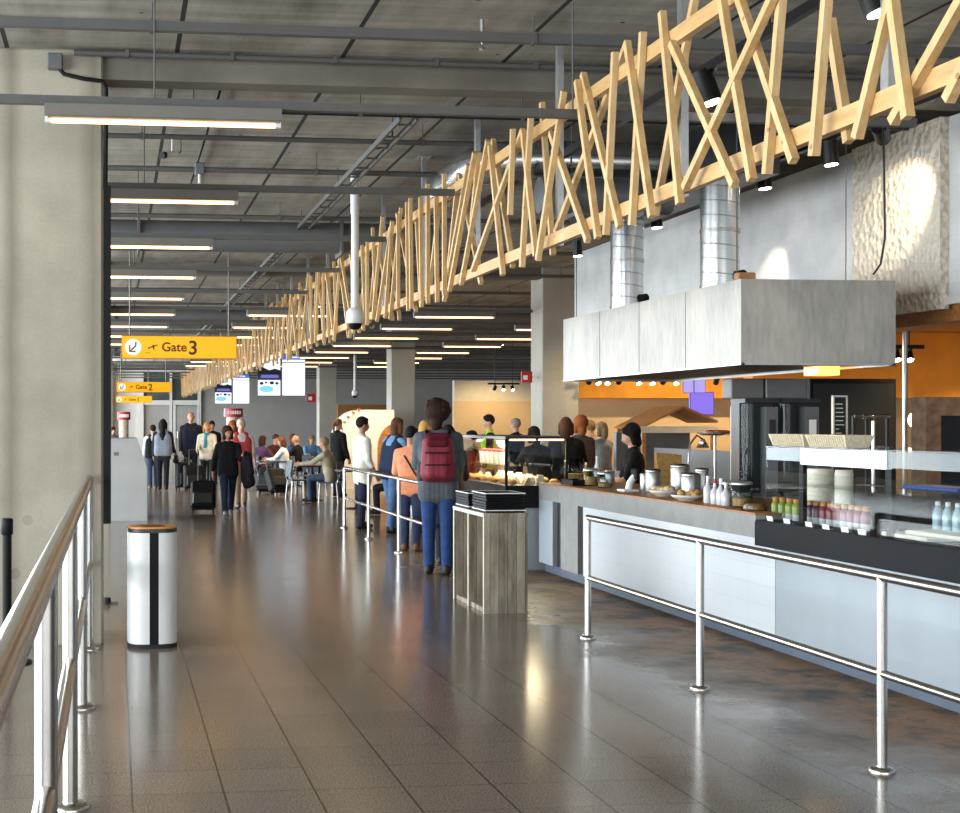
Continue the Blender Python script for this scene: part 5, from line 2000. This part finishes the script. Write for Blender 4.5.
SP = []          # seats to put chairs under
for a in ((331, 503, 1.76, -62, 'person in beige jacket sitting with back turned at the near table', '#b9ae98', '#39495f', '#8d7a68', 'short', dict(lean=12, la=(55, 8, 30), ra=(50, 10, 40), hem=.02)),
          (377, 507, 1.7, -80, 'person in black sitting behind the far end of the queue railing', '#17161a', '#1f1d24', '#1a1412', 'short', dict(la=(40, 8, 50), ra=(35, 8, 50)))):
    x_, y_ = place(a[0], a[1])
    if a[0] == 377:
        x_, y_ = 5.05, 24.6
    seated(a[4], x_, y_, a[2], a[3], a[5], a[6], a[7], a[8], **a[9])
    SP.append((x_, y_, a[3]))
for px, Y_, face, H, label, top, legs, hair, style in (
        (260, 34.2, 60, 1.72, 'person in purple top sitting nearest the striding walker, turned to the table', '#4d3450', '#5c5a48', '#33231a', 'bob'),
        (274, 36.5, 150, 1.74, 'person with brown hair sitting behind the purple top', '#4e2d2a', '#2a2b33', '#4a3020', 'short'),
        (285, 33.4, -70, 1.7, 'person in white shirt sitting facing the purple top', '#e6e8ea', '#27314a', '#6b4a35', 'bob'),
        (291, 37.0, 120, 1.72, 'person in blue jacket sitting at the middle table', '#3f5b8c', '#23252c', '#7a4a30', 'full'),
        (299, 35.0, -60, 1.74, 'person in black sitting at the table before the pale column', '#18181c', '#1c1d24', '#a5897a', 'bald'),
        (311, 38.6, 170, 1.68, 'person in light blue sitting beyond the one in black', '#6c9cc9', '#23252c', '#8a6a4a', 'short')):
    x_ = aY(px, 460, Y_).x
    seated(label, x_, Y_, H, face, top, legs, hair, style, la=(40, 10, 40), ra=(45, 10, 45), lean=6)
    SP.append((x_, Y_, face))
# ------------------------------------------------------------------ chairs and tables of the seating area


def chair_proto():
    t = root('cafe_chair', None, None)
    MB().cbox(-.21, .21, -.2, .21, .41, .435, .012).build('seat', 'chair_blue', t)
    m = MB().prism([(-.2, -.0), (.2, .0), (.2, .022), (-.2, .022)], 'z', 0, .36)
    o = m.build('backrest', 'chair_blue', t)
    o.location = (0, -.235, .5)
    o.rotation_euler.x = R(-8)
    for sx in (-1, 1):
        MB().cyl((.18 * sx, .18, .41), (.2 * sx, .2, 0), .011, n=10).build('leg', 'brushed', t)
        MB().cyl((.18 * sx, -.18, .41), (.2 * sx, -.22, 0), .011, n=10).build('leg', 'brushed', t)
        MB().cyl((.18 * sx, -.19, .41), (.17 * sx, -.25, .6), .011, n=10).build('back_stile', 'brushed', t)
    return t


cp = None
who = ['under the person in beige jacket', 'under the seated person in black by the railing', 'under the person in purple top', 'under the brown haired diner behind the purple top',
       'under the diner in white shirt', 'under the diner in blue jacket', 'under the diner in black by the pale column', 'under the diner in light blue']
empties = [(307, 32.3, -150, 'standing empty before the pale column'), (318, 31.5, 100, 'standing empty beside the person in beige'), (298, 29.9, 80, 'standing empty at the far side of the near table')]
for k, (x_, y_, f_) in enumerate(SP):
    c = cp = chair_proto() if cp is None else cp
    if k:
        c = copy_tree(cp)
    c.location = (x_, y_, 0)
    c.rotation_euler.z = -R(f_)
    tag(c, 'grey blue cafe chair ' + who[k], 'chair', 'cafe chairs in the seating area')
for px, Y_, f_, lab in empties:
    c = copy_tree(cp)
    c.location = (aY(px, 470, Y_).x, Y_, 0)
    c.rotation_euler.z = -R(f_)
    tag(c, 'grey blue cafe chair ' + lab, 'chair', 'cafe chairs in the seating area')
tp = None
for px, Y_, lab in ((312, 29.7, 'in front of the person in beige jacket'), (272, 33.4, 'between the purple top and the white shirt'), (297, 36.2, 'before the diner in black'), (356, 26.6, 'beyond the far queue railing')):
    if tp is None:
        t = tp = root('cafe_table', None, None)
        MB().cbox(-.36, .36, -.36, .36, .715, .745, .01).build('table_top', 'charcoal', t)
        MB().cyl((0, 0, .02), (0, 0, .715), .03, n=14).build('column_leg', 'black_metal', t)
        MB().lathe([(.25, 0), (.25, .012), (.05, .03)], n=22).build('foot', 'black_metal', t)
    else:
        t = copy_tree(tp)
    t.location = (aY(px, 470, Y_).x, Y_, 0)
    tag(t, 'small dark cafe table ' + lab, 'table', 'cafe tables in the seating area')

# ------------------------------------------------------------------ wheeled cases


def case(label, x, y, rz, w, h, d, tilt=0, handle=.45):
    t = root('rolling_suitcase', label, 'suitcase', (x, y, 0), R(rz), 'wheeled cases')
    a = root('x', None, None)
    bpy.data.objects.remove(a)
    rot = Matrix.Rotation(R(tilt), 4, 'X')
    parts = [('case_body', MB().cbox(-w / 2, w / 2, -d / 2, d / 2, .05, h, .04), 'near_black'),
             ('front_pocket', MB().cbox(-w * .4, w * .4, -d / 2 - .03, -d / 2 + .01, .12, h * .6, .02), 'black_plastic'),
             ('top_grip', MB().tube([(-.08, 0, h), (-.07, 0, h + .035), (.07, 0, h + .035), (.08, 0, h)], .012, 8), 'rubber'),
             ('pull_handle', MB().tube([(-.11, d * .35, h), (-.11, d * .35, h + handle), (.11, d * .35, h + handle), (.11, d * .35, h)], .009, 8), 'duct_grey')]
    for sx in (-1, 1):
        parts.append(('wheel', MB().cyl((w * .4 * sx - .015, d * .38, .035), (w * .4 * sx + .015, d * .38, .035), .035, n=14), 'rubber'))
        parts.append(('foot', MB().box(w * .4 * sx - .015, w * .4 * sx + .015, -d * .4, -d * .32, 0, .06), 'rubber'))
    for nm, mb, mat in parts:
        o = mb.build(nm, mat, t)
        if tilt:
            piv = Vector((0, d * .38, .035))
            o.data.transform(Matrix.Translation(piv) @ rot @ Matrix.Translation(-piv))
    low = min(v.co.z for c in t.children for v in c.data.vertices)
    t.location.z = -low
    return t


p = aF(203, 513)
case('black wheeled case pulled along by the striding walker', p.x, p.y, -8, .46, .56, .26, -14, .42)
p = aF(188, 485)
case('large black upright case beside the cream jacket, front of the standing pair', aY(194, 480, 34.3).x, 34.3, 5, .5, .62, .28, 0, .38)
case('black upright case half hidden at the side of the standing pair', aY(184, 480, 35.0).x, 34.9, 20, .42, .68, .26, 0, .0 + .1)
case('black case leaning under the purple top diner', aY(265, 480, 32.3).x, 32.3, -30, .42, .6, .26, -24, .3)
case('black case leaning under the white shirt diner', aY(280, 480, 31.8).x, 31.8, 25, .46, .58, .26, -28, .3)

# ------------------------------------------------------------------ hanging gate signs


def glyphs(txt, size, mat, parent, loc, name='lettering'):
    c = bpy.data.curves.new(name, 'FONT')
    c.body = txt
    c.size = size
    c.extrude = .002
    c.offset = .004 * size / .2
    o = bpy.data.objects.new(name, c)
    COL.objects.link(o)
    dg = bpy.context.evaluated_depsgraph_get()
    me = bpy.data.meshes.new_from_object(o.evaluated_get(dg))
    bpy.data.objects.remove(o)
    bpy.data.curves.remove(c)
    me.materials.clear()
    me.materials.append(MATS[mat])
    q = bpy.data.objects.new(name, me)
    COL.objects.link(q)
    q.parent = parent
    q.location = loc
    q.rotation_euler = (PI / 2, 0, 0)
    return q


yel = glow('sign_yellow_lit', '#ffb400', .62, '#b88600')
wdisc = glow('sign_white_lit', '#fffdf2', .6, '#999999')
plain('sign_edge', '#d98412', .5, 0, .05, 5)
plain('sign_text_brown', '#5a2c0a', .5, 0, .05, 5)


def gate_sign(num, px0, px1, ytop, ybot, Y_, label):
    a, b = aY(px0, ybot, Y_), aY(px1, ytop, Y_)
    w, h = b.x - a.x, b.z - a.z
    t = root('gate_sign', label, 'sign', (a.x, Y_, a.z))
    MB().box(0, w, 0, .12, 0, h).build('case', 'sign_edge', t)
    f = MB().box(.012, w - .012, -.004, 0, .014, h - .008).build('yellow_face', yel, t)
    cx, cz, r = w * .1, h * .5, h * .36
    d = MB().cyl((cx, -.0042, cz), (cx, -.008, cz), r, n=36).build('arrow_disc', wdisc, t)
    m = MB()
    k = r * .62
    m.tube([(cx + k * .55, -.01, cz + k), (cx + k * .45, -.01, cz + k * .2), (cx - k * .55, -.01, cz - k * .75)], r * .085, 6)
    m.tube([(cx - k * .7, -.01, cz + k * .35), (cx - k * .7, -.01, cz - k * .85), (cx + k * .45, -.01, cz - k * .85)], r * .085, 6)
    m.build('arrow', 'near_black', d)
    # aircraft pictogram with its small caption bar
    px_, pz = w * .27, h * .56
    u = h * .2
    pts = [(-1.1, -.35), (-.35, -.1), (.35, .5), (.2, .05), (1.0, .35), (1.25, .3), (1.05, .1), (.35, -.22), (.3, -1.0), (.1, -1.0), (-.05, -.35), (-.75, -.5), (-.95, -.85), (-1.1, -.85)]
    MB().prism([(px_ + x_ * u * .9, pz + z_ * u * .9) for x_, z_ in pts], 'y', -.0075, -.0045).build('aircraft_pictogram', 'sign_text_brown', t)
    MB().box(px_ - u * 1.7, px_ - u * .5, -.0065, -.0045, h * .24, h * .265).build('caption_bar', 'sign_text_brown', t)
    glyphs('Gate', h * .56, 'sign_text_brown', t, (w * .345, -.005, h * .33))
    glyphs(num, h * .86, 'sign_brown', t, (w * .575, -.005, h * .2), 'gate_number')
    for q in ((.072, .93) if num == '3' else (.08, .9)):
        MB().cyl((w * q, .06, h), (w * q, .06, CEIL - a.z - .004), .011 if num == '3' else .014, n=8).build('suspension_rod', 'lamp_grey', t)
    return t


gate_sign('3', 121.5, 237, 336.5, 358.5, 19.6, 'yellow sign reading Gate 3, the nearest hanging over the walkway')
gate_sign('2', 116.5, 171.5, 382, 392.3, 41.0, 'yellow sign reading Gate 2, hanging over the walkway midway')
gate_sign('1', 115.8, 152, 396, 402.8, 61.5, 'yellow sign reading Gate 1, the smallest and farthest over the walkway')

# ------------------------------------------------------------------ hanging screens
scr = {n: glow('screen_' + n, c, e, '#0a0a0a') for n, c, e in (('white', '#f4f8ff', 1.15), ('sky', '#e4f2fb', 1.1), ('blue', '#3b74cf', .9), ('navy', '#182e63', .7), ('dark', '#16202c', .5),
                                                    ('cyan', '#7fd8e6', 1.0), ('violet', '#7c76c8', .8))}


def screen_pair(Y_, p0, pm, p1, yt, yb, lab):
    a, m_, b = aY(p0, yb, Y_), aY(pm, yb, Y_), aY(p1, yt, Y_)
    z0, z1 = a.z, b.z
    for k, (x0, x1) in enumerate(((a.x, m_.x - .03), (m_.x + .03, b.x))):
        w, h = x1 - x0, z1 - z0
        t = root('hanging_screen', ('scenic picture' if k == 0 else 'white flight list') + ' on an upright hanging screen of the ' + lab + ' pair', 'screen', (x0, Y_, z0), 0, 'upright screens in pairs')
        MB().box(-.015, w + .015, .0, .08, -.015, h + .015).build('case', 'near_black', t)
        def sp(x_0, x_1, z_0, z_1, mat, nm, d=.004):
            MB().box(x_0 * w, x_1 * w, -d, 0, z_0 * h, z_1 * h).build(nm, scr[mat], dsp)
        dsp = MB().box(0, w, -.003, 0, 0, h).build('display', scr['white'], t)
        if k == 0:
            sp(0, 1, .62, 1, 'sky', 'picture_sky')
            MB().prism([(0, .5 * h), (w, .5 * h), (w, .62 * h), (.75 * w, .66 * h), (.5 * w, .62 * h), (.2 * w, .7 * h), (0, .72 * h)], 'y', -.006, -.003).build('picture_hills', scr['dark'], dsp)
            sp(0, 1, .38, .52, 'navy', 'picture_band', .0065)
            MB().prism([(.1 * w, .43 * h), (.9 * w, .43 * h), (.95 * w, .47 * h), (.85 * w, .51 * h), (.15 * w, .51 * h)], 'y', -.009, -.0065).build('picture_title', scr['violet'], dsp)
            for q, (cx, cz, r) in enumerate(((.16, .3, .09), (.36, .32, .06), (.62, .31, .1), (.85, .3, .08))):
                MB().prism([(cx * w + r * w * math.cos(i * .7), cz * h + r * .75 * w * math.sin(i * .7)) for i in range(9)], 'y', -.0065, -.003).build('picture_figure', scr['navy' if q % 2 else 'dark'], dsp)
            MB().prism([(.38 * w + .33 * w * math.cos(i * PI / 10), .16 * h + .08 * h * math.sin(i * PI / 10)) for i in range(20)], 'y', -.0065, -.003).build('picture_pool', scr['cyan'], dsp)
        else:
            sp(0, 1, .88, 1, 'blue', 'header_band', .005)
            sp(.2, .75, .925, .955, 'white', 'header_text', .008)
            sp(0, 1, .8, .82, 'dark', 'rule', .005)
        for q in (.3, .7):
            MB().cyl((q * w, .04, h), (q * w, .04, CEIL - z0 - .004), .02, n=10).build('hanger', 'black_metal', t)


screen_pair(41.5, 258, 281.3, 305, 355, 395.5, 'nearer')
screen_pair(57.5, 215, 232.2, 249.3, 374.5, 403.5, 'farther')

# ------------------------------------------------------------------ desk and poster kiosks on the left
p = aF(107, 521)
xr = aF(147, 521).x
t = root('service_desk', 'high pale grey service desk with a sloping end beside the walkway', 'desk', (-.2, 23.75, 0))
MB().prism([(.12, 0), (xr + .2, 0), (xr + .2, .9), (xr + .05, 1.36), (.12, 1.36)], 'y', 0, 1.6).build('body', 'desk_grey', t)
MB().prism([(.11, 1.36), (xr + .06, 1.36), (xr + .04, 1.39), (.11, 1.39)], 'y', -.02, 1.62).build('top', 'desk_grey', t)
MB().box(xr + .2, xr + .215, -.004, 1.604, 0, .9).build('side_panel', 'lamp_grey', t)
MB().cbox(.18, .26, -.006, 0, 1.1, 1.16, .004).build('badge', 'duct_grey', t)
for k, (px0, px1, yt, yb, Y_, lab) in enumerate(((117, 130.5, 412, 436, 50, 'beyond the service desk'), (224, 243, 408.5, 436, 46, 'beyond the striding walkers'))):
    a, b = aY(px0, 430, Y_), aY(px1, yt, Y_)
    r_ = (b.x - a.x) / 2
    t = root('poster_kiosk', 'round poster kiosk with a red banner top ' + lab, 'kiosk', (a.x + r_, Y_, 0), 0, 'poster kiosks')
    zt = b.z
    kk = N('poster_print' + str(k))
    p_ = kk.obj()
    v_ = kk.n('ShaderNodeTexVoronoi')
    v_.inputs['Scale'].default_value = 6
    kk.l(p_, v_.inputs['Vector'])
    kk.l(kk.ramp(v_.outputs['Distance'], [(.2, lin('#a8402f')), (.35, lin('#e2d8c6')), (.6, lin('#cdb9a2'))]), kk.b.inputs['Base Color'])
    MB().cyl((0, 0, .1), (0, 0, zt - .28), r_ * .72, n=26).build('poster_drum', kk.m, t)
    MB().cyl((0, 0, 0), (0, 0, .1), r_ * .8, n=26).build('base', 'charcoal', t)
    MB().cyl((0, 0, zt - .28), (0, 0, zt), r_ * 1.0, n=26).build('banner', 'red', t)
    m = MB()
    for q in range(6):
        ang = -PI / 2 + (q - 2.5) * .25
        m.box(r_ * 1.01 * math.cos(ang) - .03, r_ * 1.01 * math.cos(ang) + .03, r_ * 1.01 * math.sin(ang) - .006, r_ * 1.01 * math.sin(ang) + .006, zt - .19, zt - .08)
    m.build('banner_lettering', 'white_card', t)
# small floor item by the column foot
p = aF(107, 604)
t = root('floor_door_stop', 'small dark door stop on the floor by the foot of the broad column', 'door stop', (p.x, p.y, 0))
MB().lathe([(.035, 0), (.035, .05), (.028, .06)], n=16).build('rubber_stop', 'rubber', t)
MB().box(.0, .1, -.015, .015, 0, .02).build('fixing_plate', 'duct_grey', t)
